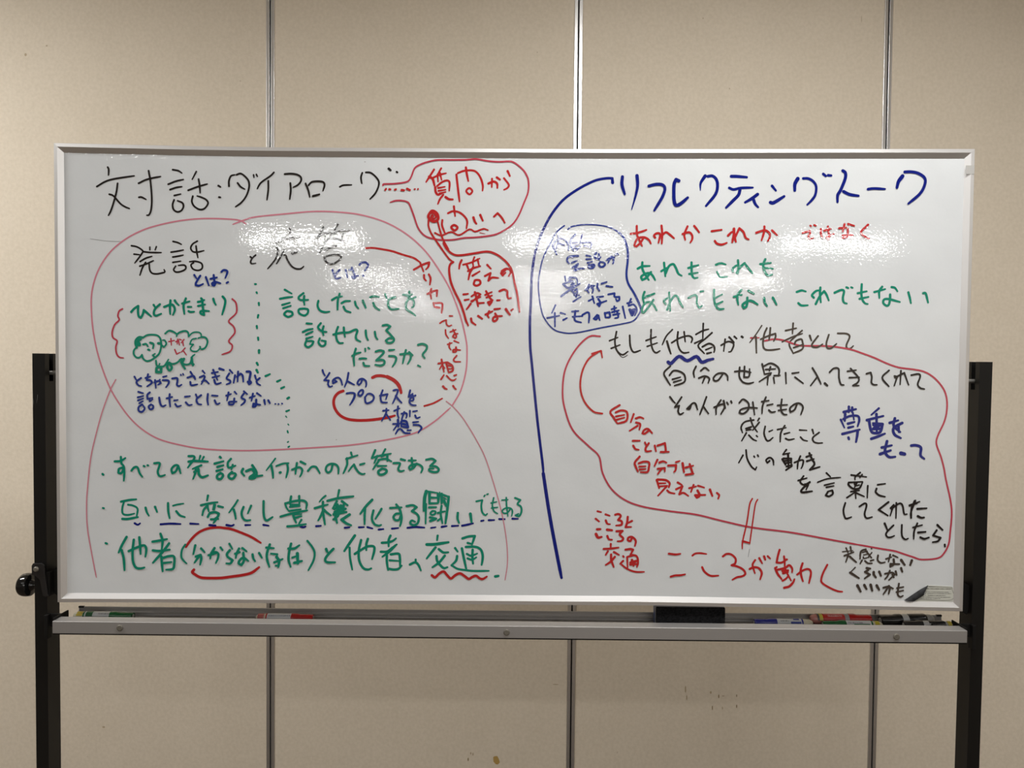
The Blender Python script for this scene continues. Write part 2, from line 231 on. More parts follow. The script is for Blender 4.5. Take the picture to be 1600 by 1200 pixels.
INK_DATA = """
@title_t_p0 black
3.7 -1593,817 -1589,808 -1590,786
3.7 -1636,741 -1602,761 -1564,772 -1488,784
3.7 -1554,754 -1559,720 -1571,676 -1582,645 -1591,628
3.7 -1587,711 -1571,705 -1545,676 -1526,663 -1508,656
3.7 -1471,755 -1444,768 -1415,776 -1384,782
3.7 -1431,804 -1424,762 -1419,696 -1422,652 -1430,632 -1439,630
3.7 -1470,700 -1460,701 -1442,692
3.7 -1336,809 -1314,805 -1300,796
3.7 -1354,752 -1324,764 -1294,771
3.7 -1347,731 -1324,739 -1300,743
3.7 -1330,708 -1305,714
3.7 -1331,691 -1337,672 -1333,653 -1318,644 -1302,650 -1294,666 -1299,680 -1318,688
3.7 -1243,802 -1259,772
3.7 -1275,729 -1238,743 -1200,754
3.7 -1234,773 -1230,748 -1228,719
3.7 -1257,706 -1261,685 -1251,666 -1229,654 -1210,659 -1197,678 -1204,692 -1223,702 -1240,707
@title_t_p1 black
4.8 -1156,748 -1148,743
3.7 -1114,746 -1114,767 -1106,786 -1091,791
3.7 -1084,791 -1068,796 -1049,783 -1036,765 -1035,740 -1046,708 -1065,683 -1088,666
3.7 -1080,759 -1068,744 -1052,735
3.7 -1017,791 -1015,781
3.7 -1006,793 -1002,785
3.7 -937,801 -951,787 -983,765 -995,751 -1002,737
3.7 -959,768 -959,734 -964,694
@title_t_p2 black
4.8 -1153,703 -1148,702
@title_t_p3 black
3.7 -894,795 -869,797 -844,793 -830,782 -831,766 -844,752 -860,744
3.7 -872,760 -870,732 -874,697
3.7 -812,759 -801,732 -795,706
3.7 -800,752 -787,765 -762,768 -743,765 -737,753 -743,731
4.4 -782,710 -757,717
@title_t_p4 black
3.7 -677,747 -664,753 -631,755
@title_t_p5 black
3.7 -589,802 -594,784 -591,761
3.7 -575,804 -557,803 -538,789 -524,769 -526,747 -538,722 -558,700
@title_dots black
6.1 -485,819 -478,813
4.8 -454,807 -451,805
@questions_loop red2
3.3 -507,754 -504,759 -472,760 -428,765 -406,773 -394,794 -384,820 -366,834 -334,846 -296,854 -246,855 -183,856 -146,859 -121,856 -89,851 -51,849 -14,851 8,846 37,824 53,804 64,776 63,732 47,689 29,645 7,610 -24,585 -62,566 -103,558 -150,553 -187,551 -225,544 -266,542 -298,545 -332,553 -355,570 -371,595 -386,638 -402,679 -412,690 -434,695 -459,694 -478,688
@question_text_dots red
5.4 -498,736 -495,740
5.4 -482,739 -478,738
5.4 -460,737 -456,739
5.4 -434,736 -424,735
5.4 -412,741 -401,736
4.4 -383,740 -381,740
4.4 -370,740 -369,741
@question_text_l1 red
4.1 -307,817 -321,795 -338,768
5.4 -326,789 -312,780 -305,755
4.1 -279,822 -293,798
4.1 -309,786 -284,797 -260,803
4.1 -284,805 -277,777
4.1 -293,798 -291,770
4.1 -294,753 -277,767 -258,775 -246,768 -247,735
4.9 -302,748 -300,730 -291,719 -277,724
4.1 -290,745 -264,750
4.1 -289,734 -261,739
4.1 -285,724 -261,730
4.1 -270,719 -283,702 -291,683
5.2 -261,710 -248,702 -233,701
4.4 -219,798 -214,755 -206,693
4.1 -213,804 -189,813 -158,815 -139,807 -123,784 -115,756 -116,736
4.6 -182,826 -178,799 -172,773
4.1 -168,746 -156,734 -167,721 -180,734 -168,746
4.9 -93,764 -73,772 -59,764 -58,747
4.1 -79,783 -80,750
5.4 -60,788 -48,780
4.9 -18,813 -9,794
4.1 -32,785 -13,760 -19,747 -32,740
@question_text_l2_p0 red
4.4 -228,674 -223,636
4.1 -251,647 -232,655 -207,651 -185,634 -175,615 -178,588
4.1 -273,620 -274,599 -263,570
4.6 -226,601 -213,591 -225,580 -238,592 -226,601
5.2 -151,631 -145,615 -139,607
4.9 -124,641 -114,619
@question_text_l2_p1 red
4.1 -70,635 -56,649 -40,632 -27,611
@question_text_wavy red
3.3 -302,570 -276,560 -238,574 -206,562 -166,585 -144,576 -112,587 -93,582
1.4 -125,572 -104,568
3.5 -327,620 -327,595 -314,564 -295,536 -272,505
3.5 -292,617 -282,580 -269,542 -247,505
@question_text_ball red
5.4 -327,639 -313,656 -294,645 -290,623 -308,614 -325,626 -327,639
3.8 -319,647 -308,648 -298,633 -308,623 -317,633 -312,640 -308,633
@subtitle_left_l black
3.5 -1501,510 -1480,506 -1461,495 -1456,487 -1466,470 -1488,442
3.5 -1456,487 -1423,484 -1383,484
3.5 -1491,477 -1469,475
3.5 -1428,505 -1428,494
3.5 -1402,507 -1407,494
3.5 -1467,448 -1445,461 -1420,469
3.5 -1468,430 -1442,439 -1414,452
3.5 -1445,445 -1458,423 -1468,394
3.5 -1431,443 -1429,417 -1420,403 -1401,400 -1379,404 -1369,408 -1372,417
3.5 -1336,528 -1318,524 -1303,517
3.5 -1344,486 -1318,490 -1295,495
3.5 -1337,467 -1318,470 -1296,475
3.5 -1337,446 -1306,451
3.5 -1326,431 -1334,417 -1325,408 -1306,410 -1288,419 -1286,430 -1295,436 -1315,434
3.5 -1240,530 -1258,519 -1266,503 -1258,489 -1239,487 -1214,493
3.5 -1245,511 -1242,487 -1238,465
3.5 -1255,445 -1265,437 -1258,421 -1239,415 -1223,421 -1220,434 -1227,445 -1249,451 -1271,449
@subtitle_left_to black
4.9 -1030,470 -1026,467
3.5 -1009,477 -1021,467 -1029,451 -1024,443 -1009,445
@subtitle_left_r_p0 black
3.5 -874,584 -873,561
3.5 -927,527 -888,542 -834,550
3.5 -927,515 -922,499 -924,477 -935,455 -961,424
3.5 -897,496 -910,471 -926,444
3.5 -896,478 -890,476 -882,456 -866,434 -850,425 -831,425 -819,434
5.4 -865,485 -863,483
4.6 -855,487 -845,490
@subtitle_left_r_p1 black
3.5 -742,589 -752,570 -765,549 -743,562 -721,565 -686,570
3.5 -683,602 -700,572
3.5 -714,553 -695,565 -673,575 -640,579
3.5 -735,554 -737,532
2.7 -664,564 -669,545
3.5 -720,546 -736,526 -756,488
3 -724,544 -695,544 -670,538 -655,530
3.5 -735,497 -714,509 -689,515
3.5 -738,473 -733,457 -720,446 -701,446 -679,460 -671,473 -682,481 -711,480 -738,473
@what_is_l blue
4.4 -1252,397 -1243,383
4.4 -1228,394 -1244,368 -1246,357 -1233,355 -1217,362
4.4 -1206,389 -1194,356
4.4 -1187,382 -1162,388
4.4 -1175,397 -1171,359 -1179,357 -1181,365 -1167,370 -1148,365
6.1 -1179,364 -1168,364
4.4 -1144,410 -1135,417 -1122,414 -1122,403 -1129,386
5.4 -1123,367 -1118,370
@what_is_r blue
4.4 -706,421 -697,397
4.4 -678,421 -696,399 -689,387 -673,391
4.4 -654,423 -646,392
4.4 -640,422 -625,423
4.4 -629,431 -616,395 -622,389 -628,395 -603,399
4.4 -599,442 -591,450 -575,452 -565,443 -569,433 -578,419
5.4 -584,400 -583,397
@lump_text green
4.8 -1503,249 -1491,262 -1475,273 -1476,249 -1473,232 -1465,227 -1457,240 -1453,257 -1440,246 -1424,232
4.8 -1414,278 -1406,265
4.8 -1389,280 -1408,262 -1413,243 -1405,235 -1384,243
4.8 -1372,270 -1344,280 -1333,272 -1330,257 -1337,239
4.8 -1347,296 -1349,263 -1348,242
4.8 -1330,296 -1324,287 -1314,277
4.8 -1300,284 -1271,293
4.8 -1286,304 -1295,276 -1292,243
4.8 -1278,271 -1264,271
4.8 -1275,254 -1268,251 -1253,252
4.8 -1238,291 -1224,294 -1213,299
4.8 -1237,275 -1210,281
4.8 -1225,305 -1221,299 -1219,275 -1214,240 -1227,245 -1227,254 -1211,256 -1194,255
4.8 -1177,304 -1173,290 -1167,280
4.8 -1140,313 -1130,299 -1132,277 -1142,242
@cloud_doodle_l green
3.8 -1456,148 -1440,158 -1415,160 -1396,155 -1386,139 -1385,111 -1393,85 -1409,69 -1418,79 -1409,85
3.8 -1411,68 -1428,58 -1444,56 -1457,66 -1461,80 -1469,70 -1482,69 -1493,81 -1493,97 -1482,111
4.4 -1456,148 -1472,150 -1485,138 -1487,122 -1482,110
5.4 -1466,142 -1475,135 -1469,119 -1482,116
6.8 -1482,129 -1482,108
4.1 -1456,121 -1444,123 -1437,113
4.6 -1428,128 -1415,123 -1417,106
5.7 -1436,101 -1431,99
6.8 -1396,126 -1390,126
3.5 -1386,123 -1374,111 -1364,124 -1370,138 -1378,139
@cloud_doodle_r green
3.8 -1368,165 -1354,176 -1339,174 -1323,163 -1323,154
3.8 -1321,163 -1307,172 -1288,176 -1277,169 -1275,153
3 -1275,154 -1259,169 -1240,172 -1227,166 -1224,150
3.8 -1224,153 -1208,150 -1200,134 -1208,112 -1224,104 -1231,115
3.5 -1237,148 -1227,151
3 -1245,147 -1262,142 -1270,124 -1256,123 -1267,109 -1263,98 -1243,96 -1231,107 -1228,115
@cloud_doodle_tail green
3.8 -1405,57 -1403,41 -1396,31 -1390,46
5.4 -1403,28 -1404,12 -1385,12 -1385,33 -1403,30
3.8 -1387,33 -1371,38 -1355,63
4.9 -1357,48 -1360,32 -1352,19 -1342,29 -1349,43 -1357,48
3.8 -1353,51 -1339,45 -1320,51 -1304,67
4.6 -1310,61 -1293,66 -1302,45
5.4 -1304,54 -1298,39 -1290,26
3.8 -1304,50 -1288,43 -1269,48 -1261,74 -1251,83
4.9 -1263,71 -1261,55 -1258,39
6.3 -1266,50 -1256,44
@cloud_note_n red2
2.9 -1354,133 -1332,138
2.9 -1346,145 -1344,119
2.9 -1326,133 -1316,138 -1312,120
2.9 -1319,143 -1321,124
2.9 -1312,143 -1304,140
2.9 -1294,142 -1305,129
2.9 -1299,133 -1296,117
2.9 -1331,102 -1323,84 -1310,91
2.9 -1290,108 -1305,92
2.9 -1296,96 -1285,81
@cloud_note_bl red2
3.4 -1538,261 -1551,252 -1556,233 -1551,217 -1569,198 -1579,169 -1576,147 -1560,134 -1565,109 -1562,84 -1552,70 -1535,67
@cloud_note_br red2
3.3 -1102,304 -1087,287 -1086,249 -1116,217 -1097,195 -1092,170 -1116,138 -1102,120 -1110,97 -1143,84
@interrupt_text_1 blue
4.2 -1491,-7 -1484,-20
4.2 -1465,-12 -1483,-27 -1476,-41 -1464,-44
4.2 -1447,-12 -1428,-6
4.2 -1437,3 -1442,-20 -1428,-21 -1422,-31 -1441,-45
4.2 -1411,-28 -1393,-23 -1387,-32 -1397,-38
4.2 -1409,-20 -1406,-51
4.2 -1390,-18 -1393,-24
4.2 -1377,-7 -1363,-3
4.2 -1378,-20 -1357,-21 -1355,-32 -1366,-48
4.2 -1341,-13 -1322,-11 -1320,-22 -1322,-38 -1314,-43 -1304,-37
4.2 -1307,3 -1306,0
4.2 -1298,6 -1296,2
4.2 -1280,-9 -1256,-2 -1249,-15
4.2 -1268,14 -1250,-15
4.2 -1269,-26 -1265,-39 -1241,-35
4.2 -1220,19 -1212,9
4.2 -1231,-7 -1215,0 -1212,-8 -1225,-34
4.2 -1222,-24 -1210,-19 -1195,-32
4.2 -1183,10 -1159,15
4.2 -1180,-7 -1153,0
4.2 -1178,23 -1161,-17
4.2 -1174,-17 -1167,-33 -1147,-28
5.4 -1153,28 -1136,23
4.2 -1112,23 -1101,10
4.2 -1114,9 -1124,-7 -1121,-14 -1111,-19 -1111,-28 -1125,-34
4.2 -1091,2 -1097,-28
4.2 -1079,17 -1081,-23
4.2 -1083,-4 -1069,9 -1061,1 -1058,-23
4.9 -1045,17 -1032,17 -1030,6 -1034,-16 -1028,-26 -1035,-32 -1040,-23 -1031,-21
4.2 -1012,2 -1007,-14
4.2 -993,-8 -1005,-19 -1002,-30 -991,-36
@interrupt_text_2 blue
4.2 -1476,-67 -1457,-72
4.2 -1478,-89 -1456,-83
4.2 -1477,-101 -1456,-93
4.2 -1472,-112 -1458,-104
4.2 -1461,-117 -1475,-128 -1474,-143 -1461,-146 -1451,-133 -1458,-120
4.2 -1430,-69 -1440,-79 -1439,-95 -1419,-90
4.2 -1431,-96 -1430,-104 -1419,-96
4.2 -1426,-117 -1435,-125 -1429,-136 -1418,-132 -1418,-121 -1427,-117
4.2 -1393,-89 -1389,-112 -1381,-124 -1367,-119
4.2 -1363,-92 -1341,-86
4.2 -1351,-75 -1352,-98 -1349,-125
4.2 -1333,-100 -1319,-98
4.2 -1329,-114 -1321,-124 -1306,-120
4.2 -1290,-85 -1270,-82
4.2 -1287,-107 -1276,-118 -1263,-116
4.2 -1247,-75 -1242,-88
4.2 -1226,-78 -1244,-94 -1239,-112 -1225,-115
4.2 -1199,-73 -1201,-97 -1198,-116
4.2 -1182,-79 -1160,-80
4.2 -1172,-98 -1164,-113 -1152,-109
4.2 -1126,-79 -1107,-72
4.2 -1117,-66 -1123,-98
4.2 -1093,-63 -1085,-72
4.2 -1094,-90 -1098,-112 -1114,-114 -1114,-104 -1085,-102
4.2 -1056,-61 -1043,-72
4.2 -1056,-70 -1065,-83 -1063,-89 -1052,-95 -1054,-105 -1067,-116
4.2 -1032,-86 -1012,-79
4.2 -1020,-70 -1026,-99
4.2 -1004,-68 -988,-79
4.6 -1007,-94 -1009,-118 -1020,-122 -1018,-110 -991,-114
4.6 -975,-95 -972,-112
4.9 -959,-96 -953,-107
4.1 -932,-110 -930,-110
4.1 -919,-110 -917,-111
4.1 -905,-108 -903,-109
@divider_dots green
5.2 -1012,363 -1008,363
5.2 -1006,331 -1004,327
5.2 -997,289 -996,280
5.2 -999,241 -1001,231
5.2 -1005,198 -1004,189
5.2 -1000,152 -999,143
6.3 -996,102 -996,92
6 -1005,52 -1001,44
6 -1006,24 -1001,14
5.2 -970,0 -953,8
5.2 -924,-21 -911,-15
5.2 -908,-48 -896,-42
6.3 -883,-88 -877,-84
4.4 -888,-139 -876,-134
2.7 -890,-158 -886,-163
3.3 -881,-190 -878,-193
4.1 -883,-217 -881,-224
3.3 -883,-262 -879,-259
4.1 -880,-281 -875,-278
@want_to_talk_1_p0 green
4.5 -894,342 -867,327
4.5 -913,306 -888,311 -864,314
4.5 -904,282 -874,291
4.5 -900,269 -870,279
4.5 -888,256 -896,245 -881,235 -864,243 -866,254 -880,258 -888,256
4.5 -820,329 -839,313 -831,302 -801,303
4.5 -817,318 -818,299 -816,283
4.5 -836,266 -837,250 -818,241 -804,249 -804,266 -836,266
@want_to_talk_1_p1 green
4.5 -761,299 -764,280 -755,262 -736,255 -717,257
4.5 -707,303 -688,314 -667,318
4.5 -677,328 -684,300 -685,265
4.5 -669,291 -654,299 -635,300
4.5 -661,277 -653,262 -633,255
4.6 -616,297 -612,282 -603,271
4.9 -585,301 -579,287 -573,273
4.5 -556,315 -543,319 -521,317
4.9 -544,292 -536,276 -519,265
4.5 -497,328 -491,311
4.5 -457,316 -480,308 -486,289 -476,270 -457,269 -443,271
4.5 -426,326 -404,324 -391,328
4.5 -402,339 -401,315 -413,296 -413,271 -394,257 -377,244
4.5 -407,318 -385,303 -385,280 -392,276
4.5 -377,317 -397,309
@want_to_talk_2 green
4.5 -807,210 -786,209
4.5 -822,176 -802,185 -783,189
4.5 -809,166 -783,178
4.5 -808,150 -783,158
4.5 -807,143 -813,125 -802,116 -786,125 -780,138 -789,141 -802,140
4.5 -751,211 -762,195 -748,180 -728,177
4.5 -740,199 -744,181 -740,164
4.5 -755,151 -760,135 -748,121 -734,126 -732,140 -748,143
4.5 -701,167 -672,174 -641,176 -615,187 -606,182 -612,162 -609,148 -594,140
4.5 -683,197 -690,174 -688,148 -678,134 -663,134
4.5 -660,195 -658,174 -655,158
4.5 -573,184 -571,162 -564,146
4.5 -537,179 -533,159 -526,149
4.5 -506,204 -489,207 -476,201 -492,185 -476,169 -461,150 -469,138 -485,136 -493,145 -479,155 -466,152
4.5 -563,116 -558,112
@want_to_talk_3 green
4.5 -626,83 -612,92 -593,97
4.5 -612,112 -620,80 -618,45
4.5 -575,112 -574,102
4.5 -597,72 -583,74 -570,73
4.5 -582,56 -577,45 -558,44
4.5 -533,101 -517,106 -502,103 -504,93 -531,66 -504,68 -498,55 -513,46 -535,49
4.5 -480,107 -460,109
4.5 -480,84 -460,83 -452,75 -456,59 -466,43
4.5 -436,91 -399,94 -395,75 -406,54
4.5 -414,108 -420,84 -426,56
4.5 -401,100 -387,88
4.5 -366,129 -349,133 -332,126 -333,111 -347,91 -339,77
4.1 -366,48 -356,43
@ways_text_a red
4.1 -574,508 -547,509 -509,504 -471,497 -427,483 -386,471 -360,454
@ways_text_1 red
4.4 -384,425 -351,444 -324,454 -327,438 -336,427
4.1 -359,452 -346,418
4.4 -344,404 -343,391 -336,382
4.1 -325,407 -318,391 -321,366
4.4 -330,330 -306,341 -292,344 -293,321
4.1 -315,350 -318,335 -315,311
4.1 -306,295 -302,278
4.1 -301,294 -274,294 -271,278 -274,255
6.1 -295,278 -283,276
4.1 -242,244 -231,244
3.3 -280,215 -269,223 -255,228 -254,212 -245,204 -234,208
3.3 -258,189 -256,171 -246,156
3.3 -239,181 -217,190
3.5 -228,190 -215,165 -219,157 -229,162 -223,172 -209,175
3.5 -249,132 -232,138
3.5 -241,138 -243,121 -236,111
3.5 -223,146 -205,139
3.8 -216,121 -216,104 -227,102 -225,111 -199,110
3.5 -213,88 -225,72 -219,64 -198,64
@ways_text_2 red
4.1 -273,72 -263,23
4.1 -285,56 -257,61
3.8 -269,54 -280,34
3.5 -268,48 -260,38
4.1 -255,61 -245,23
4.4 -250,61 -231,48 -228,29 -244,21
3.5 -249,48 -233,47
3.5 -246,35 -231,36
4.1 -274,-6 -263,11
3.5 -252,8 -237,-7 -225,-10 -215,-4
4.6 -222,9 -214,12
4.6 -266,-34 -259,-42 -251,-45
4.4 -226,-32 -221,-40 -215,-45
@answer_branch_1 red
3.5 -291,529 -266,495 -247,470 -229,456
4.4 -229,456 -241,447 -245,423 -238,379 -222,339 -201,298 -185,254 -177,226 -168,207
@answer_branch_2 red
4.1 -268,530 -253,505 -228,486 -200,483 -152,490 -102,498 -74,494 -42,477 -13,450 3,422 12,381 24,331 34,262
@answer_text_1 red
4.5 -196,464 -203,449 -206,430
3.8 -190,446 -158,455 -125,471
3.8 -146,476 -154,455
4.6 -176,447 -166,421
4.1 -171,421 -149,433 -122,441
4.1 -133,468 -127,440
3.5 -152,454 -149,437
4.5 -150,437 -163,414 -169,388
4.5 -153,403 -125,420
4.5 -145,380 -147,369 -136,364 -122,372 -125,385 -141,386 -145,380
4.5 -95,446 -81,431
4.4 -104,402 -82,414 -90,384 -76,396 -51,395
4.9 -23,428 -40,414 -34,406 -23,416
4.5 -38,422 -23,431 -7,428 -2,416 -10,403
@answer_text_2 red
4.5 -188,329 -170,332
4.5 -183,307 -167,310
4.5 -159,293 -175,271
4.1 -156,322 -135,335 -121,330 -132,320 -154,300
4.5 -143,339 -137,317 -130,283
3.8 -157,303 -120,320
4.5 -132,295 -107,297
4.1 -102,328 -76,340
4.1 -97,318 -75,326
4.4 -99,343 -85,318 -75,305 -85,289 -91,299 -72,308
4.5 -55,307 -44,308
4.5 -46,343 -28,350 -16,343 -15,328 -11,315 0,317
@answer_text_3 red
4.5 -157,235 -154,221 -139,210
4.9 -129,245 -113,234
4.5 -100,251 -73,264
4.5 -86,264 -92,248 -87,239
4.5 -65,272 -43,275
4.5 -62,255 -53,236 -64,225 -71,230 -65,242 -35,246
5.2 -20,273 -13,262 -4,251
4.5 1,268 8,273
@process_text_1 blue
3.9 -744,26 -740,14 -734,4
3.9 -716,15 -726,-1 -737,-14 -719,-15 -722,-29 -716,-40 -705,-37
3.8 -699,-11 -688,-19 -702,-26 -702,-13 -684,-3 -672,-11 -665,-32
3.9 -641,16 -646,-13 -656,-40
3.9 -645,-17 -630,-25 -618,-31
4.1 -599,-31 -605,-25 -599,-12 -586,-7 -573,-15 -570,-28 -572,-39
3.9 -586,-9 -592,-25 -602,-31
@process_text_2 blue
3.9 -648,-66 -630,-63 -618,-66 -618,-79 -625,-95 -635,-111
3.9 -592,-53 -602,-66 -595,-74 -584,-66 -584,-55 -592,-53
3.9 -646,-65 -630,-63 -616,-66 -616,-79 -624,-95 -635,-111
3.9 -591,-52 -602,-66 -595,-76 -584,-66 -583,-53 -591,-52
4.1 -575,-80 -573,-99 -564,-104 -545,-94 -540,-78 -551,-67 -564,-67 -573,-78
3.9 -516,-73 -500,-70 -486,-67 -492,-87
3.9 -505,-52 -513,-75 -511,-94 -505,-100 -487,-100
3.9 -462,-52 -449,-49 -445,-55 -453,-77 -465,-103
4.4 -453,-74 -443,-87 -430,-101
3.9 -402,-77 -386,-64
3.9 -396,-51 -402,-77 -386,-70 -383,-89 -395,-93
3.9 -375,-71 -395,-83 -398,-99 -389,-109 -373,-110
@big_pink_loop pink
3.1 -1048,600 -1084,615 -1210,619 -1312,609 -1403,589 -1464,568 -1525,535 -1581,489 -1622,433 -1648,373 -1661,307 -1660,226 -1652,155 -1632,64 -1594,-42 -1554,-113 -1508,-174 -1458,-219 -1396,-254 -1315,-276 -1213,-292 -1060,-297 -907,-291 -754,-281 -652,-273 -550,-259 -449,-240 -367,-216 -297,-172 -237,-119
3.1 -228,-108 -196,-50 -176,27 -172,102 -177,153 -198,239 -234,334 -275,409 -336,494 -407,559 -493,608 -589,637 -680,648 -778,650 -888,640 -1008,627 -1052,615 -1099,597
@pink_tails_l pink
2.4 -1566,-19 -1589,-63 -1621,-149 -1647,-241 -1668,-334 -1681,-446 -1686,-523 -1683,-613 -1669,-703 -1649,-811
@pink_tails_r pink
1.9 -253,-93 -224,-116 -182,-166 -129,-252 -92,-328 -45,-476 -22,-570 -8,-660 -5,-737 -14,-804
@process_text_3 blue
3.9 -503,-133 -481,-130
3.9 -490,-125 -492,-144 -508,-173
3.9 -492,-144 -474,-170
3.9 -459,-133 -438,-123
3.9 -444,-115 -446,-144 -441,-161
3.9 -430,-144 -411,-142 -409,-153 -412,-161
3.9 -419,-137 -424,-150 -430,-172
3.9 -397,-132 -397,-155
3.9 -384,-135 -368,-132
3.9 -376,-150 -370,-161 -357,-157
@process_text_4 blue
3.9 -463,-185 -436,-183
5.4 -444,-169 -442,-195
3.9 -446,-188 -461,-209
4.6 -431,-176 -430,-195
4.9 -427,-172 -411,-175 -404,-198 -425,-196
5.4 -423,-185 -408,-188
3.9 -436,-204 -444,-209 -453,-224
3.9 -430,-207 -417,-220 -396,-221
3.9 -406,-210 -392,-209
3.9 -384,-178 -363,-175
3.9 -382,-188 -360,-189 -350,-200 -357,-210 -363,-219
@process_ring_1 red
5.8 -662,-56 -681,-64 -695,-80 -700,-102 -694,-127 -675,-152 -646,-167 -608,-172 -563,-171 -519,-166 -481,-159 -457,-152
3.8 -340,-113 -303,-101 -269,-82
@process_ring_2 red
6 -546,-2 -529,5 -504,5 -478,-2
7.3 -488,2 -462,-11 -443,-30 -434,-52 -432,-61
@all_speech_text_b green
6.3 -1621,-396 -1618,-399
@all_speech_text_t green
4.6 -1572,-345 -1548,-343 -1529,-331
4.6 -1547,-327 -1545,-352 -1536,-365 -1534,-394 -1536,-422
4.6 -1537,-368 -1555,-375 -1557,-391 -1545,-391 -1536,-371
4.6 -1505,-381 -1494,-368 -1481,-368 -1473,-390 -1462,-406
5.4 -1456,-362 -1452,-364
5.4 -1441,-359 -1438,-360
4.6 -1414,-351 -1395,-349 -1392,-357 -1400,-383 -1395,-400 -1386,-402 -1371,-397
4.6 -1318,-360 -1328,-382 -1342,-390 -1345,-374 -1334,-360 -1321,-358 -1314,-372 -1309,-390
4.6 -1277,-321 -1257,-321 -1254,-330 -1267,-349 -1280,-367
5.2 -1277,-343 -1254,-340 -1200,-342
4.4 -1230,-319 -1234,-333
4.4 -1216,-323 -1222,-335
4.6 -1226,-357 -1245,-365 -1261,-372
4.6 -1248,-368 -1250,-388 -1259,-412
5.4 -1238,-372 -1235,-394 -1223,-405 -1200,-397
4.6 -1255,-384 -1235,-378
6.8 -1152,-323 -1149,-326
5.2 -1173,-350 -1138,-340
5.2 -1162,-363 -1138,-356
5.2 -1165,-379 -1141,-372
5.2 -1149,-387 -1162,-396 -1162,-409 -1149,-411 -1140,-399 -1143,-390 -1156,-390
4.6 -1108,-330 -1120,-345 -1119,-364 -1108,-364 -1090,-357
4.6 -1101,-354 -1106,-373
5.2 -1104,-383 -1117,-396 -1114,-407 -1101,-409 -1090,-396 -1093,-388 -1108,-388
5.4 -1060,-370 -1065,-383 -1055,-397
5.4 -1047,-379 -1025,-371 -1015,-388 -1031,-401 -1033,-408 -1015,-406 -1006,-392 -1028,-398
5.2 -1023,-355 -1006,-382 -1006,-393
5.4 -1028,-403 -983,-395
3.5 -931,-327 -945,-346 -967,-375
4.9 -947,-356 -942,-381 -940,-404
4.1 -927,-357 -900,-347 -878,-345
4.6 -884,-346 -881,-371 -888,-402
6.8 -913,-383 -910,-382
4.6 -864,-371 -837,-361 -824,-371 -827,-387 -833,-398
4.6 -845,-344 -849,-371 -851,-388
5.4 -830,-339 -811,-348
4.6 -801,-375 -786,-359 -770,-359 -762,-370 -754,-384
4.6 -703,-350 -709,-373 -722,-381 -730,-370 -725,-354 -709,-346 -690,-349 -680,-363 -680,-385
4.6 -630,-300 -626,-314
4.6 -649,-326 -604,-311
4.6 -646,-323 -645,-346 -652,-366 -660,-383
4.1 -618,-348 -628,-359 -639,-375
4.6 -618,-348 -610,-365 -598,-380 -585,-386 -575,-384
4.9 -593,-348 -576,-343
4.9 -534,-290 -541,-307 -548,-322
4.6 -494,-286 -506,-308
4.1 -547,-322 -521,-313 -471,-303
4.9 -525,-313 -537,-341
5.4 -486,-310 -485,-332
4.4 -521,-329 -493,-324 -469,-334
4.6 -493,-308 -509,-316
4.6 -517,-328 -531,-349 -542,-366
4.6 -523,-353 -489,-352
5.2 -505,-363 -521,-374 -516,-387 -499,-385 -488,-375 -493,-366 -509,-363
4.6 -461,-341 -442,-340 -435,-344 -442,-364 -434,-373 -419,-370
5.4 -431,-325 -415,-329
4.6 -400,-330 -372,-329
4.6 -389,-320 -386,-347 -384,-360
4.6 -369,-342 -381,-358 -394,-366 -399,-357 -388,-347 -365,-344 -349,-353 -346,-364 -351,-377
5.4 -388,-361 -378,-357
4.6 -331,-326 -308,-322 -294,-330 -315,-351 -292,-353 -281,-364 -286,-373 -302,-375 -318,-370 -318,-362 -302,-361
@second_line_text_b green
5.4 -1620,-532 -1616,-533
@second_line_text_t_p0 green
4.9 -1548,-506 -1514,-499 -1487,-496
4.1 -1536,-506 -1543,-531 -1541,-554 -1521,-559 -1495,-553
4.1 -1520,-518 -1501,-521 -1482,-534 -1486,-565
5.2 -1543,-575 -1521,-575 -1481,-567
4.9 -1450,-529 -1445,-547 -1437,-561
4.9 -1412,-525 -1404,-546
@second_line_text_t_p1 green
4.9 -1360,-510 -1359,-542 -1354,-570
3.8 -1340,-520 -1322,-515 -1298,-511
4.9 -1327,-542 -1313,-558 -1293,-565
@second_line_text_t_p2 green
4.9 -1200,-478 -1204,-498
4.9 -1228,-517 -1194,-509 -1162,-504
4.9 -1202,-518 -1217,-535 -1223,-557
4.9 -1204,-515 -1197,-541
4.9 -1175,-515 -1180,-534
4.9 -1201,-563 -1191,-547 -1172,-544
4.9 -1172,-515 -1175,-534
5.4 -1159,-520 -1140,-524
5.4 -1188,-547 -1172,-544 -1157,-550 -1162,-563 -1178,-574
4.9 -1188,-573 -1159,-571
4.9 -1169,-576 -1178,-587
4.1 -1081,-495 -1095,-517 -1116,-545
4.9 -1097,-533 -1092,-552 -1089,-570
4.9 -1058,-522 -1066,-546 -1060,-568 -1047,-576 -1031,-574
4.9 -1028,-517 -1041,-547
@second_line_text_t_p3 green
4.9 -978,-498 -978,-542 -974,-567 -964,-575 -942,-561
4.9 -868,-478 -872,-502 -870,-515
4.9 -836,-476 -835,-508
4.1 -892,-506 -887,-522 -878,-536
4.9 -891,-506 -852,-496 -820,-494 -806,-505 -808,-526
4.9 -868,-512 -835,-510
4.1 -873,-520 -833,-516
4.9 -875,-536 -830,-529
4.9 -910,-559 -868,-547 -804,-533
4.1 -862,-550 -827,-548
5.2 -859,-553 -854,-563 -827,-556
5.2 -856,-566 -848,-582
4.9 -827,-571 -836,-585
4.9 -883,-598 -849,-595 -809,-588
4.1 -731,-474 -744,-485 -755,-498
4.9 -774,-524 -741,-514 -722,-509
4.9 -741,-498 -741,-536 -733,-589
4.9 -741,-533 -750,-555 -760,-573
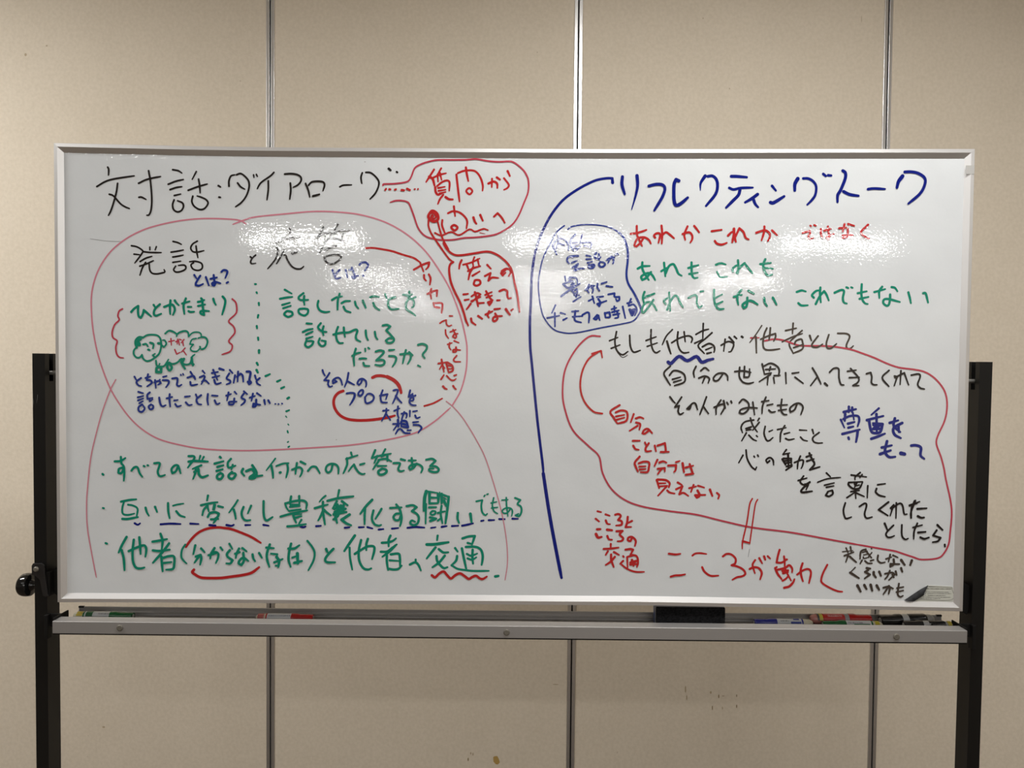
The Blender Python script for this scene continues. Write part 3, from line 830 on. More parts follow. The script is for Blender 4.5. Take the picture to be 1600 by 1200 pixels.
5.2 -737,-530 -728,-539 -710,-552
4.9 -677,-451 -682,-478
5.2 -723,-494 -680,-483 -620,-475
4.9 -686,-495 -694,-510 -702,-524
5.4 -666,-495 -643,-511
5.4 -696,-526 -667,-513
6.8 -693,-539 -651,-525
5.4 -659,-510 -659,-535
8.2 -685,-511 -680,-548
6.8 -670,-513 -669,-542
6 -698,-548 -648,-538
6 -690,-548 -693,-569
4.9 -699,-568 -680,-555
5.4 -690,-561 -685,-582
5.7 -635,-548 -667,-569 -648,-583 -629,-591
5.4 -545,-488 -568,-512 -592,-544
4.9 -573,-521 -575,-554 -575,-586
4.9 -540,-531 -546,-563 -536,-585 -520,-591 -509,-588
4.9 -508,-524 -517,-540 -532,-564
4.9 -473,-520 -428,-517
4.9 -449,-506 -435,-526 -428,-555 -430,-578 -434,-592
4.9 -434,-542 -450,-543 -460,-556 -453,-568 -438,-567 -433,-552
4.9 -408,-512 -384,-508 -368,-516 -387,-532 -368,-542 -359,-558 -364,-580 -380,-588 -393,-580 -387,-569 -374,-574
6.8 -330,-452 -336,-477 -339,-529
4.6 -331,-503 -332,-581
4.1 -327,-452 -285,-458
6 -317,-458 -317,-500
4.9 -314,-477 -285,-477
4.9 -317,-500 -285,-499
4.6 -284,-461 -283,-499
3.3 -277,-456 -280,-496
6 -269,-462 -269,-499
5.4 -269,-464 -241,-473
5.4 -241,-473 -244,-508 -253,-579
6.8 -260,-489 -250,-509
3.3 -263,-477 -250,-483
4.9 -318,-516 -290,-515
4.1 -304,-530 -313,-538 -307,-546 -294,-541 -294,-531 -307,-530
4.9 -315,-556 -289,-560
6 -313,-570 -291,-562
4.9 -283,-538 -256,-531
4.6 -269,-509 -272,-541 -265,-579
4.9 -283,-568 -272,-560
4.9 -204,-537 -205,-559 -199,-577
@second_line_text_t_p4 green
6 -154,-540 -149,-573
@dashes_under_p0 blue2
4.4 -1494,-592 -1482,-598 -1472,-592
@dashes_under_p1 blue2
4.4 -1390,-595 -1351,-592 -1310,-593
@dashes_under_p2 blue2
4.4 -1271,-591 -1238,-592
@dashes_under_p3 blue2
4.9 -1194,-596 -1170,-598
4.4 -1188,-597 -1170,-597
@dashes_under_p4 blue2
4.9 -1126,-595 -1108,-598 -1097,-594
@dashes_under_p5 blue2
4.4 -1051,-595 -1031,-594
@dashes_under_p6 blue2
4.4 -979,-593 -958,-596
@dashes_under_p7 blue2
4.9 -830,-598 -820,-601 -811,-598
@dashes_under_p8 blue2
4.6 -768,-596 -749,-594
@dashes_under_p9 blue2
4.4 -654,-601 -635,-599
@dashes_under_p10 blue2
4.4 -598,-599 -578,-598
4.4 -564,-598 -544,-603
4.4 -519,-607 -500,-605
4.4 -466,-603 -441,-600
@dashes_under_p11 blue2
4.4 -404,-599 -383,-596 -370,-595 -358,-596 -337,-597
3.8 -310,-598 -292,-595
4.4 -268,-594 -248,-590
4.4 -267,-593 -248,-590
4.4 -227,-590 -202,-588
4.4 -187,-588 -167,-584 -143,-578
4.4 -111,-568 -101,-566
4.4 -81,-565 -59,-564
4.4 -39,-560 -17,-560
4.4 13,-558 35,-558
@second_line_text_e green
3.8 -131,-490 -107,-485 -111,-507 -107,-533 -95,-545 -87,-539
4.1 -100,-470 -97,-465
4.1 -89,-462 -84,-460
3.3 -72,-496 -50,-491
3.3 -70,-516 -46,-513
3.3 -62,-475 -67,-507 -60,-529 -46,-538
3 -29,-484 -5,-482
3.3 -12,-474 -11,-500 -5,-548
3.3 5,-519 -8,-535 -24,-535 -27,-525 -14,-516 5,-516 13,-528 10,-547
4.1 23,-475 44,-483 33,-499 46,-509 49,-528 40,-547 26,-544 37,-538
@third_line_text_b green
6 -1610,-673 -1605,-675
@third_line_text_t_p0 green
5.2 -1526,-647 -1544,-679 -1558,-710
5.2 -1546,-700 -1538,-734 -1535,-781
5.2 -1518,-704 -1483,-688 -1457,-680 -1448,-691 -1448,-707 -1451,-725
5.2 -1497,-658 -1502,-701 -1501,-743 -1490,-769 -1471,-773 -1455,-769
5.2 -1475,-648 -1472,-682 -1470,-715
5.2 -1422,-665 -1393,-660 -1364,-654
5.2 -1390,-633 -1382,-661 -1385,-694
5.2 -1356,-671 -1377,-700 -1400,-726 -1421,-750
5.2 -1421,-700 -1393,-702 -1353,-696
5.2 -1387,-724 -1385,-752 -1382,-784
5.2 -1379,-729 -1355,-722 -1336,-725 -1336,-757 -1342,-774 -1368,-777
5.2 -1376,-750 -1347,-746
4.1 -1291,-675 -1304,-696 -1307,-725 -1297,-741 -1286,-751
5.2 -1251,-678 -1259,-713
5.2 -1228,-690 -1214,-705
5.2 -1249,-723 -1230,-716 -1227,-731 -1232,-755
5.2 -1238,-724 -1254,-747
5.2 -1198,-717 -1182,-712 -1163,-707
5.2 -1174,-688 -1188,-711 -1191,-730
4.6 -1188,-708 -1169,-704 -1159,-711 -1161,-730 -1169,-748
5.2 -1150,-685 -1142,-696
4.6 -1115,-670 -1103,-691
5.2 -1113,-696 -1124,-710 -1121,-723 -1102,-736 -1111,-749 -1127,-749
5.2 -1092,-710 -1073,-703
5.2 -1076,-689 -1086,-710 -1089,-727
5.2 -1063,-687 -1046,-700
5.2 -1059,-706 -1057,-738 -1067,-755 -1078,-747 -1070,-732 -1057,-726 -1039,-738
5.2 -1022,-712 -1019,-728 -1012,-739
5.2 -996,-706 -985,-725
5.2 -967,-684 -937,-686
5.2 -953,-671 -964,-705 -964,-731 -955,-761
4.1 -948,-708 -923,-710 -926,-724
5.2 -935,-743 -902,-729
6 -926,-721 -916,-737 -919,-761
5.2 -929,-756 -919,-756
5.2 -879,-687 -855,-686 -835,-673
5.2 -868,-667 -876,-701 -878,-733 -870,-760
4.6 -863,-723 -839,-714
6.8 -843,-706 -841,-746
6 -855,-744 -825,-736
4.4 -803,-655 -785,-678 -774,-703 -779,-735 -799,-773
6.8 -728,-687 -724,-698
5.2 -699,-686 -718,-706 -732,-728 -724,-740 -692,-740
@third_line_text_t_p1 green
5.7 -614,-632 -635,-663 -656,-695
4.6 -635,-681 -633,-721 -624,-769
5.2 -614,-706 -587,-688 -562,-675 -539,-675 -536,-691 -545,-726
5.2 -589,-650 -598,-692 -596,-733 -580,-762 -561,-768 -548,-763
5.2 -562,-645 -568,-666 -568,-690
5.2 -506,-660 -482,-658 -463,-652 -450,-642
5.2 -472,-631 -479,-649 -479,-674
5.2 -510,-696 -485,-695 -466,-681 -447,-666
5.2 -453,-671 -475,-694 -504,-716
5.2 -486,-710 -486,-735 -481,-769
5.2 -470,-706 -440,-703 -434,-719 -433,-754
4.6 -475,-730 -440,-732
5.2 -478,-764 -459,-767 -440,-764 -427,-751
4.9 -394,-746 -373,-737 -360,-747 -350,-769
5.2 -371,-726 -371,-737
5.2 -284,-629 -286,-647
6.3 -327,-665 -297,-664 -265,-659 -241,-655
5.2 -292,-676 -309,-698 -327,-721
5.2 -279,-683 -261,-696 -241,-695
5.2 -288,-711 -285,-730 -271,-749 -258,-759 -244,-755
5.2 -255,-709 -277,-736 -304,-756
5.2 -214,-678 -204,-692
5.2 -206,-710 -210,-729 -228,-747
4.4 -228,-747 -204,-761 -172,-766 -140,-769 -79,-768
5.2 -187,-679 -180,-713 -169,-761
5.2 -185,-639 -160,-631 -136,-629 -141,-645 -147,-663
5.2 -164,-657 -147,-661
5.2 -171,-673 -134,-672 -112,-683 -104,-706 -105,-728 -108,-744
5.2 -144,-684 -145,-712 -142,-740
4.6 -167,-701 -150,-708 -126,-699
4.6 -164,-719 -146,-724 -129,-714
6.8 -53,-790 -41,-788
@red_ring_a red
5.2 -1289,-684 -1265,-651 -1236,-625 -1201,-610 -1162,-605 -1137,-607 -1105,-612 -1066,-626 -1028,-642 -990,-665
@red_ring_b red
5.7 -1257,-776 -1264,-786 -1253,-795 -1233,-806 -1208,-809 -1150,-808 -1105,-802 -1060,-795 -1025,-785 -996,-763
@red_ring_w red
5.2 -306,-788 -293,-796 -277,-781 -259,-772 -245,-787 -230,-800 -213,-787 -194,-779 -175,-790 -159,-801 -146,-794 -130,-788 -114,-799 -101,-800 -87,-791
@right_title_p0 blue2
6.3 432,794 431,763 442,727
6.3t 489,799 492,760 483,714 470,667
6 536,759 564,766 589,764 599,749 590,718 559,664
6.8 653,780 642,785 635,768 634,737 636,702 644,685 662,692 689,715
@right_title_p1 blue2
6.5t 756,800 739,772 738,744
6 766,798 784,800 799,788 805,763 797,728 761,683
6.3 858,799 880,799 919,796
5.4 851,754 868,748 896,754 943,756
6.3 893,746 887,726 866,704 840,677
6.5 962,730 941,714 914,698
6 946,711 954,692 965,680
@right_title_p2 blue2
5.7 1018,763 1033,745
6.8 1013,699 1026,698 1066,723
@right_title_p3 blue2
7.5 1118,792 1107,771 1107,746
5.2 1139,793 1158,793 1177,783 1190,763 1188,731 1175,710 1157,691
6.3 1217,811 1227,803
6.3 1236,806 1248,805
6.3 1293,824 1303,816 1303,794 1287,751 1275,729 1275,703
6.3 1298,743 1322,732 1356,727
@right_title_p4 blue2
5.4 1393,753 1415,756 1459,754
@right_title_p5 blue2
7.5 1526,805 1511,784 1505,760
5.7 1534,821 1557,822 1585,817 1611,800 1614,775 1596,738 1551,698
@big_blue_curve blue2
7.3 394,771 393,786
5.2 393,788 370,788 332,781 295,765 251,740 207,708 176,674 148,633 127,592 115,564 105,539 96,508 90,482
5.2 90,482 81,407 77,281 75,228 77,130 84,61 108,-161 131,-339 134,-377
6.8 134,-377 157,-520 178,-632 204,-760 211,-793
@blue_bubble blue
2.9 207,602 177,577 156,539 125,476 111,414 107,366 111,319 117,282 130,241 166,197 207,182 257,182 358,203 439,219 484,232 508,265 511,282
2.9 220,587 237,599 290,607 350,604 391,594 422,576 442,554
4.4 422,576 442,554 456,510 457,463 453,416 460,379 485,338 508,291 512,272
@bubble_text_1 blue
4.4 161,524 178,489
3 182,563 184,543 175,511
3.3 162,525 171,539 190,551 209,546 222,527 224,505
4.1 181,533 206,526
3.8 250,567 234,549 230,530 244,504
3.3 239,534 260,537
3.3 247,524 263,528
3 277,567 269,537
4.9 254,507 269,520
4.1 244,518 260,512
3.3 269,534 310,537 313,525 309,514
4.1 286,523 302,519
@bubble_text_2 blue
4.1 262,484 226,480 219,465 227,454
4.1 238,480 241,477
4.1 238,457 257,465
4.1 240,437 262,452 248,426 270,434 286,435
4.1 295,486 311,483
4.1 295,471 314,473
4.1 300,457 317,462
4.9 305,448 305,440 316,437 325,444 323,450 305,446
4.1 334,497 326,484 336,473 351,480
4.1 343,492 345,469
4.1 349,461 344,450 355,441 368,450 363,459 352,461
4.1 375,469 394,479 402,466 399,455
4.1 391,482 380,457
4.1 395,483 405,479
4.1 408,493 410,487
4.1 416,494 419,490
@bubble_text_3 blue
3.5 211,403 214,383
4.6 205,373 224,358 249,368
4.1 208,374 230,383
4.1 230,399 255,396 261,374
4.1 227,393 242,383 224,380
4.1 236,371 249,377
4.1 197,325 233,352 271,376
4.4 233,355 246,339
4.1 240,346 259,354 259,339 246,336
4.1 292,351 315,362 323,352 320,341
4.1 306,371 299,352 306,340
4.1 315,368 328,367
4.1 340,375 339,362 348,348
4.1 356,376 376,383
4.1 375,367 399,364
@bubble_text_4 blue
4.1 249,330 268,330
4.1 256,324 260,339
3.8 245,305 275,324
4.1 306,308 325,318
4.1 320,326 328,299
4.1 339,323 363,326
4.1 383,334 407,339 408,325 426,325 426,313 417,308 413,316
@bubble_text_5 blue
4.4 344,315 352,302 348,288 340,296 376,309
3.8 175,290 161,259
4.1 143,239 191,249
4.1 173,259 174,206
4.1 196,260 214,255
4.1 206,232 221,240
4.1 241,265 266,268
4.1 244,245 282,248
4.1 254,268 252,232 277,223
4.1 282,253 302,263 309,253 307,223
4.1 340,253 327,238 337,236 345,251 350,233
4.6 370,261 373,243
4.4 375,261 388,264 390,246 373,243
4.1 397,276 415,282
4.1 407,287 408,264
4.1 398,264 425,272
4.1 403,254 428,259
4.1 418,269 423,246 410,241
4.1 440,287 451,242
4.1 458,300 475,305
4.1 472,317 463,295
3.8 463,290 483,295 496,275 488,252
6 468,275 478,254 486,275 471,272
@red_line_right_1_p0 red
4.4 468,572 501,578 529,588
4.4 491,603 492,570 503,545 513,525
4.4 520,559 505,536 489,522 483,529 495,554 520,559 539,549 547,535
4.4 588,605 591,574 590,535
4.4 564,558 559,566 570,575 583,571 577,538
4.4 588,565 605,579 620,571 638,556
4.4 671,573 696,580 708,569 709,553 702,540
4.4 690,603 678,572 682,550
4.4 716,605 727,592 736,580
@red_line_right_1_p1 red
4.4 785,585 824,591
4.4 798,547 806,537 825,533 845,540
5.4 872,595 873,570 880,545
4.4 849,568 862,581 873,586
5.4 873,576 866,543
4.4 878,564 893,597 909,583 918,561 930,554
4.4 959,580 993,590 1012,577 1011,559 1005,548
4.4 991,605 990,583 981,551
4.4 1021,590 1041,571
@red_line_right_2 red
4.1 1141,581 1169,589 1170,579 1163,566 1172,558 1183,563
4.4 1170,610 1174,607
4.4 1185,612 1192,609
4.4 1212,596 1213,576 1218,562
4.4 1225,590 1251,598
4.1 1239,607 1244,573 1241,557 1235,565 1263,578
4.4 1283,600 1311,603
4.4 1304,617 1297,587
4.4 1318,617 1342,610
4.1 1317,598 1316,570 1299,562 1297,572 1339,574
4.4 1396,615 1369,586 1385,568 1402,559
@green_line_first_p0 green
4.8 497,436 515,445 544,447
4.8 515,461 516,433 541,392
4.8 549,423 532,401 516,392 511,404 525,415 544,419 557,408 566,392
4.8 600,460 606,407
4.6 590,427 610,440
4.8 607,418 619,446 636,455 647,440 657,418 670,410
4.8 696,440 720,448 735,452
4.8 708,462 709,434 711,412 720,401 733,403
4.8 700,417 733,422
@green_line_first_p1 green
4.8 804,454 823,460 842,455
3.8 809,426 821,407 849,407
4.8 890,472 892,445 891,420
4.8 871,428 870,439 883,451 891,451
4.8 886,423 899,445 916,461 928,445 948,422
4.8 978,458 1019,463
4.8 997,477 989,455 995,430 1009,413 1025,418
4.8 990,444 1027,440
@green_line_second_1_p0 green
4.6 525,345 519,323 524,298
5.2 523,323 564,339
4.4 561,314 546,292 524,265 516,269 518,285 533,304 552,303 565,289 574,273
4.1 622,344 624,308 627,272
4.1 609,298 602,311 621,324
4.4 615,276 627,308 643,330 655,327 665,305 677,286
4.1 698,323 721,334 731,328 731,303 741,284 752,292
4.6 745,348 756,350
@green_line_second_1_p1 green
4.8 798,355 799,319 807,291 820,280 837,281
3.8 800,322 831,338
4.8 807,297 832,310
@green_line_second_1_p2 green
4.8 876,329 907,337
4.8 905,356 891,338 890,320 894,299
4.8 933,353 954,342
4.8 929,326 929,307 926,292 916,285 911,298 926,310 945,314 970,300
4.8 995,325 998,308 1007,294
4.8 1029,327 1036,315 1044,300
@green_line_second_2_p0 green
4.8 1123,350 1142,356 1158,352
4.8 1130,306 1143,297 1167,298
4.8 1215,368 1214,341 1218,310
4.8 1190,328 1183,338 1198,354 1214,357
4.8 1198,303 1214,335 1230,354 1239,341 1249,318
4.8 1271,348 1296,359 1308,354 1304,329 1308,311 1320,306
5.4 1317,370 1324,367
5.4 1336,370 1341,368
4.8 1377,382 1376,346 1381,321 1391,308 1402,305
4.8 1362,347 1397,355
4.8 1370,325 1404,333
4.8 1427,352 1469,364
4.8 1457,373 1446,356 1447,329
4.8 1494,372 1507,369 1517,356
4.8 1489,343 1489,325 1485,304 1476,299 1463,309 1466,323 1484,325 1528,314
4.8 1560,352 1566,332 1571,310
@green_line_second_2_p1 green
4.8 1618,349 1628,348 1638,313
@red_outline red2
3.5 352,169 308,167 256,115 216,35 207,-54 218,-124 250,-204 313,-266 354,-306 369,-372 404,-434 458,-478 529,-504 636,-521 743,-534 850,-559 966,-583 1117,-601 1263,-626 1384,-647
@curved_arrow red
3.7 365,-136 329,-128 293,-88 277,-35 283,27 309,80 353,112
3.7 321,100 357,112 362,85
@double_bar red
3 963,-468 953,-491 943,-565 928,-637 927,-668
2.7 984,-471 975,-493 965,-571 956,-648
4.6 928,-638 956,-645
@if_others_line black
3.7 417,188 411,149 419,114 441,97 463,110
3.7 390,152 422,165
3.7 397,122 431,136
1.6 422,105 442,87 462,96
3.7 469,174 472,133 485,108 512,115
3.7 553,197 553,150 561,118 574,106 589,114
3.7 534,154 573,169
3.7 539,131 578,145
3.3 637,198 614,173 598,138
4.4 616,152 624,125 632,103
3.7 635,146 664,164 692,173 708,172 716,162 712,148
3.7 659,189 657,154 665,123 681,107 703,109
3.7 683,190 688,151
3.7 758,223 757,164
3.7 730,180 755,194 779,201
3.7 793,187 768,164 739,136 764,105
3.7 726,145 756,160
4.1 756,131 781,144 800,136 804,121 802,110
3.7 770,120 794,130
4.6 775,105 791,109
3.7 830,138 857,153 879,143 870,116 860,112
3.7 845,162 840,115
4.4 861,170 880,150
4.6 881,173 890,165
6 910,173 914,170
@as_others_text greyblack
2.7 988,217 966,182 942,150
4.1 966,172 969,109
3.7 1008,207 998,182 994,144 1002,124 1027,121 1060,126
3.7 985,163 1013,176 1042,186 1043,173 1036,156
3.7 1022,208 1020,179 1017,160
3.7 1082,198 1124,208
3.7 1111,227 1109,186
3.3 1147,199 1120,174 1097,147 1114,108
3.3 1070,154 1111,174 1148,187
3.7 1118,145 1124,158 1143,165 1149,155 1150,127 1114,109
3.7 1115,131 1148,143
4.4 1177,179 1184,160
3.7 1210,178 1187,146 1190,135 1209,134 1228,146
3.7 1252,183 1243,150 1247,131 1263,131 1283,148
3.7 1287,189 1321,188 1334,176 1322,144 1326,130 1338,130 1349,140
@wavy_underline blue2
6.8 622,70 634,65 665,93 697,76 733,93 754,71 779,79 799,84
@own_world_line black
3.7 631,54 606,27 619,-1 632,-21
3.7 628,18 644,36 669,33 687,19 687,-8 648,-23
3.7 640,2 671,11
3.7 645,-9 675,0
3.7 732,54 723,32 726,11
3.7 751,37 767,49 783,38
3.7 744,8 767,16 785,7 781,-11
3.7 768,13 758,-12
3.7 837,23 821,1 806,-2 802,10 818,26 843,28 856,17 858,0
3.7 885,35 918,38 948,32
3.7 904,52 903,17 916,-5 938,-12 959,-7
3.7 923,55 922,13 941,16 943,46
3.7 992,66 1002,26
3.7 1000,58 1025,69 1050,58 1060,41 1057,19
4.1 1025,55 1021,39
3.7 1006,44 1044,47
3.7 1004,26 1029,31
3.7 1026,25 982,-4
3.7 1016,15 1014,-16
3.7 1040,20 1064,22
3.7 1038,12 1042,-10
3.7 1085,32 1088,-11
3.7 1111,30 1137,34
3.7 1122,15 1155,-9
3.7 1190,52 1208,23 1225,-11
3.7 1210,17 1184,-18
5.4 1240,-8 1250,-17
3.7 1258,36 1274,51 1293,49 1295,15 1303,-11 1315,-14
3.7 1328,40 1362,45
3.7 1340,51 1372,15 1369,-4 1351,-16 1374,-16
3.7 1336,15 1375,17
3.7 1403,31 1419,36 1424,19 1423,-3 1432,-12 1445,-12
3.7 1491,45 1465,16 1492,-18
3.7 1513,23 1524,21 1513,-15
3.7 1515,17 1551,36 1569,-11
3.7 1538,44 1536,-10
3.7 1579,27 1607,32 1614,21 1605,-8 1615,-23 1632,-27
@what_they_saw black
3.7 631,-67 643,-83 652,-92
3.7 677,-68 651,-108 668,-102 664,-124 672,-136 685,-130
3.7 717,-95 699,-114 710,-114 717,-95 731,-92 741,-117
3.7 775,-66 763,-101 750,-136
3.7 763,-104 784,-132
3.7 806,-107 839,-94 847,-106 833,-134
3.7 832,-78 815,-107 814,-135
4.4 843,-81 850,-110
4.1 856,-87 861,-95
4.6 872,-82 875,-89
3.7 905,-88 920,-74 941,-90 940,-115 921,-131 906,-128 912,-115 940,-107 976,-108
3.7 958,-85 966,-135
3.7 993,-83 1021,-78
3.7 1009,-65 997,-99 995,-129
3.7 1015,-97 1037,-92
3.7 1022,-116 1032,-124 1047,-122
3.7 1072,-73 1069,-111 1079,-131 1093,-133
3.7 1056,-97 1094,-94
3.7 1060,-117 1091,-112
3.7 1133,-89 1123,-113 1107,-123 1105,-107 1126,-90 1144,-89 1156,-104 1148,-132
@felt_text black
3.7 963,-156 928,-164 914,-185 920,-207
3.7 950,-148 960,-178 978,-203
4.1 985,-149 979,-159
3.7 985,-165 973,-181 960,-196
3.7 933,-190 954,-183 935,-197 954,-194
3.7 935,-207 917,-239
3.7 945,-216 961,-232 975,-238
4.1 975,-218 979,-222
3.7 1009,-181 1005,-209 1015,-235 1026,-237 1040,-225
3.7 1025,-201 1038,-195
3.7 1058,-193 1091,-185
3.7 1086,-177 1071,-206 1069,-241
3.7 1085,-210 1106,-204
3.7 1090,-228 1103,-233 1124,-229
3.7 1145,-194 1173,-195
3.7 1149,-222 1160,-233 1176,-237
4.4 1195,-192 1200,-208
3.7 1222,-203 1198,-223 1201,-239 1217,-245 1236,-244
@heart_moves_text black
3.7 923,-296 907,-326
3.7 935,-275 940,-309 957,-340 973,-353 978,-342
4.1 967,-299 969,-303
4.6 981,-295 984,-300
3.7 1029,-317 1020,-325 1015,-314 1029,-304 1042,-314 1045,-333
3.7 1094,-272 1081,-290
3.7 1082,-291 1107,-285
4.6 1079,-310 1092,-332
4.1 1083,-307 1114,-307 1115,-329
4.1 1086,-317 1111,-315
4.1 1089,-326 1111,-323
4.6 1101,-291 1104,-342
4.1 1096,-339 1118,-332
3.7 1094,-353 1118,-337
3.7 1127,-323 1152,-313 1162,-316 1159,-335 1154,-346
3.7 1150,-297 1141,-322 1139,-348
4.4 1174,-300 1194,-292
4.4 1176,-317 1203,-308
4.4 1185,-285 1196,-309 1206,-328 1189,-351 1227,-339
@into_words_text_1 black
3.7 1143,-394 1177,-384
3.7 1164,-376 1151,-399 1167,-411 1190,-398
4.4 1189,-400 1158,-430 1161,-441 1199,-436
3.7 1170,-408 1183,-411 1175,-430
3.7 1254,-363 1270,-378
3 1220,-400 1258,-386 1310,-380
3.7 1247,-412 1285,-402
3.7 1255,-420 1284,-414
4.1 1262,-437 1253,-452 1266,-456 1281,-445 1278,-432 1262,-436
3.7 1352,-370 1412,-377
3.7 1387,-360 1368,-377 1367,-388
3.7 1395,-368 1386,-380
4.1 1343,-400 1342,-409 1360,-424 1385,-422 1397,-399
3.7 1343,-400 1397,-396
3.3 1365,-398 1369,-412 1385,-409
3.7 1375,-400 1366,-419
3.7 1352,-436 1385,-431
3.7 1337,-460 1369,-438
3.7 1369,-428 1372,-463
3.7 1373,-441 1405,-455
3.7 1418,-412 1417,-460
3.7 1457,-408 1487,-403
4.1 1453,-423 1450,-437 1465,-450 1487,-455
@into_words_text_2 black
3.7 1331,-481 1324,-511 1331,-540 1340,-543 1356,-537
3.7 1387,-495 1408,-482 1415,-491 1408,-523 1416,-541 1438,-536
4.1 1501,-476 1463,-507 1500,-530
3.7 1510,-500 1522,-487 1509,-530
3.7 1513,-503 1544,-481 1557,-490 1564,-522 1575,-523
3.7 1532,-479 1532,-540
3.7 1584,-490 1614,-480
3.7 1604,-470 1592,-502 1593,-539
4.6 1616,-502 1652,-499
4.9 1618,-531 1631,-537 1643,-536
3.7 1584,-488 1624,-473
3.7 1607,-469 1591,-515 1591,-539
@into_words_text_3 black
4.4 1488,-561 1499,-586
3.7 1523,-568 1495,-599 1500,-615 1513,-616 1527,-610
3.7 1556,-566 1557,-608 1570,-624 1582,-620
3.7 1600,-576 1636,-566
3.7 1617,-559 1605,-591 1604,-622
4.6 1621,-596 1650,-593
4.4 1630,-615 1646,-621 1664,-615
4.6 1696,-565 1717,-585
4.1 1694,-586 1680,-607 1710,-616 1699,-630 1679,-634
4.9 1727,-643 1728,-651
@respect_text_1 blue2
5.7 1337,-100 1337,-121
5.7 1350,-103 1350,-121
5.7 1317,-121 1365,-109
4.4 1306,-151 1321,-183
5.7 1323,-129 1322,-156
4.9 1316,-149 1341,-137 1372,-136 1379,-152 1373,-177
4.1 1353,-124 1358,-151
5.7 1335,-167 1360,-160
5.7 1337,-183 1356,-178
5.7 1314,-208 1381,-190
5.7 1374,-193 1372,-215 1368,-239
6.8 1338,-222 1340,-228
4.6 1455,-105 1426,-131
5.7 1409,-152 1473,-135
5.7 1446,-128 1449,-199
5.7 1418,-155 1424,-186 1434,-202 1462,-199 1471,-167 1433,-164
6.8 1436,-170 1461,-170 1436,-186 1465,-186
5.7 1428,-226 1450,-218 1481,-205
5.7 1499,-162 1532,-152
5.7 1519,-144 1515,-173 1541,-198
5.7 1548,-162 1515,-182 1519,-208 1544,-222
5.7 1534,-176 1536,-198
@respect_text_2 blue2
5.7 1470,-260 1509,-251
6.3 1464,-286 1505,-271
5.7 1490,-235 1483,-275 1499,-297 1524,-296
9.5 1546,-282 1560,-285
5.7 1586,-251 1605,-250 1624,-259 1623,-289 1638,-303
@self_note_text_1 red
4.4 433,-102 397,-127 410,-152 424,-174
4.4 418,-131 438,-123 460,-127 465,-148 457,-166 426,-175
4.1 419,-147 452,-140
4.1 421,-160 453,-151
4.4 489,-137 478,-169
4.4 498,-154 514,-149 528,-154
4.4 499,-170 515,-176 512,-198
4.4 505,-183 474,-203
4.4 550,-201 534,-214 525,-213 531,-200 546,-195 563,-212
@self_note_text_2 red
4.4 487,-243 515,-242
4.4 489,-262 497,-275 511,-278
4.4 535,-249 541,-262
4.4 550,-252 538,-271 541,-284 560,-282
4.4 574,-261 579,-283
4.4 585,-261 614,-251 617,-283 598,-286 630,-285
@self_note_text_3 red
4.4 515,-305 496,-329 501,-348 509,-365
4.4 512,-332 532,-325 552,-328 552,-347 546,-366 520,-367
4.1 514,-345 539,-343
4.1 515,-357 539,-354
4.4 585,-317 574,-342
4.4 593,-328 608,-323 621,-328
4.4 587,-353 615,-350 615,-363
4.4 603,-352 587,-374
4.6 628,-340 659,-338 658,-356 652,-365
4.4 659,-326 673,-321
5.2 685,-330 691,-365
4.4 697,-347 727,-339
4.4 713,-333 726,-371 698,-376 729,-371
@self_note_text_4 red
4.9 584,-398 594,-430
4.9 587,-396 619,-398 635,-410 632,-426
4.1 594,-411 619,-410
4.1 597,-423 626,-420
4.4 623,-423 590,-460
4.4 626,-439 636,-447 655,-451
4.9 667,-407 683,-416
4.4 661,-434 686,-422 674,-454 690,-448 710,-460
4.4 713,-429 740,-422
4.4 730,-416 720,-444
4.4 748,-419 772,-426
4.9 746,-438 755,-457 744,-466 737,-457 777,-455
5.2 795,-434 805,-459
4.4 823,-447 832,-456 828,-470
@red_outline_right red2
3.5 946,168 978,169
3.5 1001,157 1039,164 1077,159 1121,144 1153,139 1230,139 1278,136 1339,126 1386,111 1433,94 1481,73 1529,57 1592,49 1632,40 1671,16 1707,-26 1721,-67 1722,-113 1713,-156 1689,-212 1685,-245 1704,-295 1717,-341 1726,-386 1746,-469 1752,-524 1748,-593 1743,-641 1726,-677 1701,-698 1638,-704 1606,-695 1568,-683 1530,-671 1479,-663 1384,-647
@no_empathy_text_1 greyblack
2.4 1324,-676 1365,-671
3.3 1338,-661 1346,-680
3.8 1355,-656 1359,-677
3.8 1332,-692 1368,-677
3.8 1347,-688 1338,-717
4.6 1353,-695 1379,-717
3.8 1416,-665 1397,-674 1394,-704
2.7 1403,-678 1422,-672
2.7 1408,-688 1426,-684
2.7 1407,-696 1409,-702 1429,-697
4.1 1413,-667 1439,-699
2.7 1440,-678 1426,-696
4.1 1438,-662 1439,-663
3.8 1402,-709 1395,-723
3.8 1414,-712 1426,-721 1442,-721
4.1 1436,-711 1448,-707
3.8 1465,-689 1464,-708 1477,-719 1493,-716
3.8 1497,-703 1518,-695
3.8 1513,-685 1507,-714
3.8 1524,-688 1543,-696
4.6 1527,-704 1528,-723 1515,-733 1515,-723 1550,-723
5.7 1557,-707 1571,-726
5.7 1599,-708 1593,-726
@no_empathy_text_2 greyblack
2.7 1376,-738 1356,-759
4.9 1356,-759 1374,-770 1391,-781
5.4 1421,-740 1435,-742
4.6 1427,-748 1415,-756 1434,-766 1414,-782
5.4 1449,-756 1450,-766 1458,-777
5.4 1471,-754 1478,-770
3.8 1494,-762 1522,-757 1532,-765 1510,-787
3.8 1513,-749 1504,-772 1494,-784
4.9 1524,-765 1529,-776
4.9 1536,-752 1540,-766
5.4 1557,-739 1562,-753
@no_empathy_text_3 greyblack
5.7 1386,-810 1399,-834
5.7 1413,-808 1422,-824
5.7 1438,-807 1445,-830
5.7 1462,-809 1472,-826
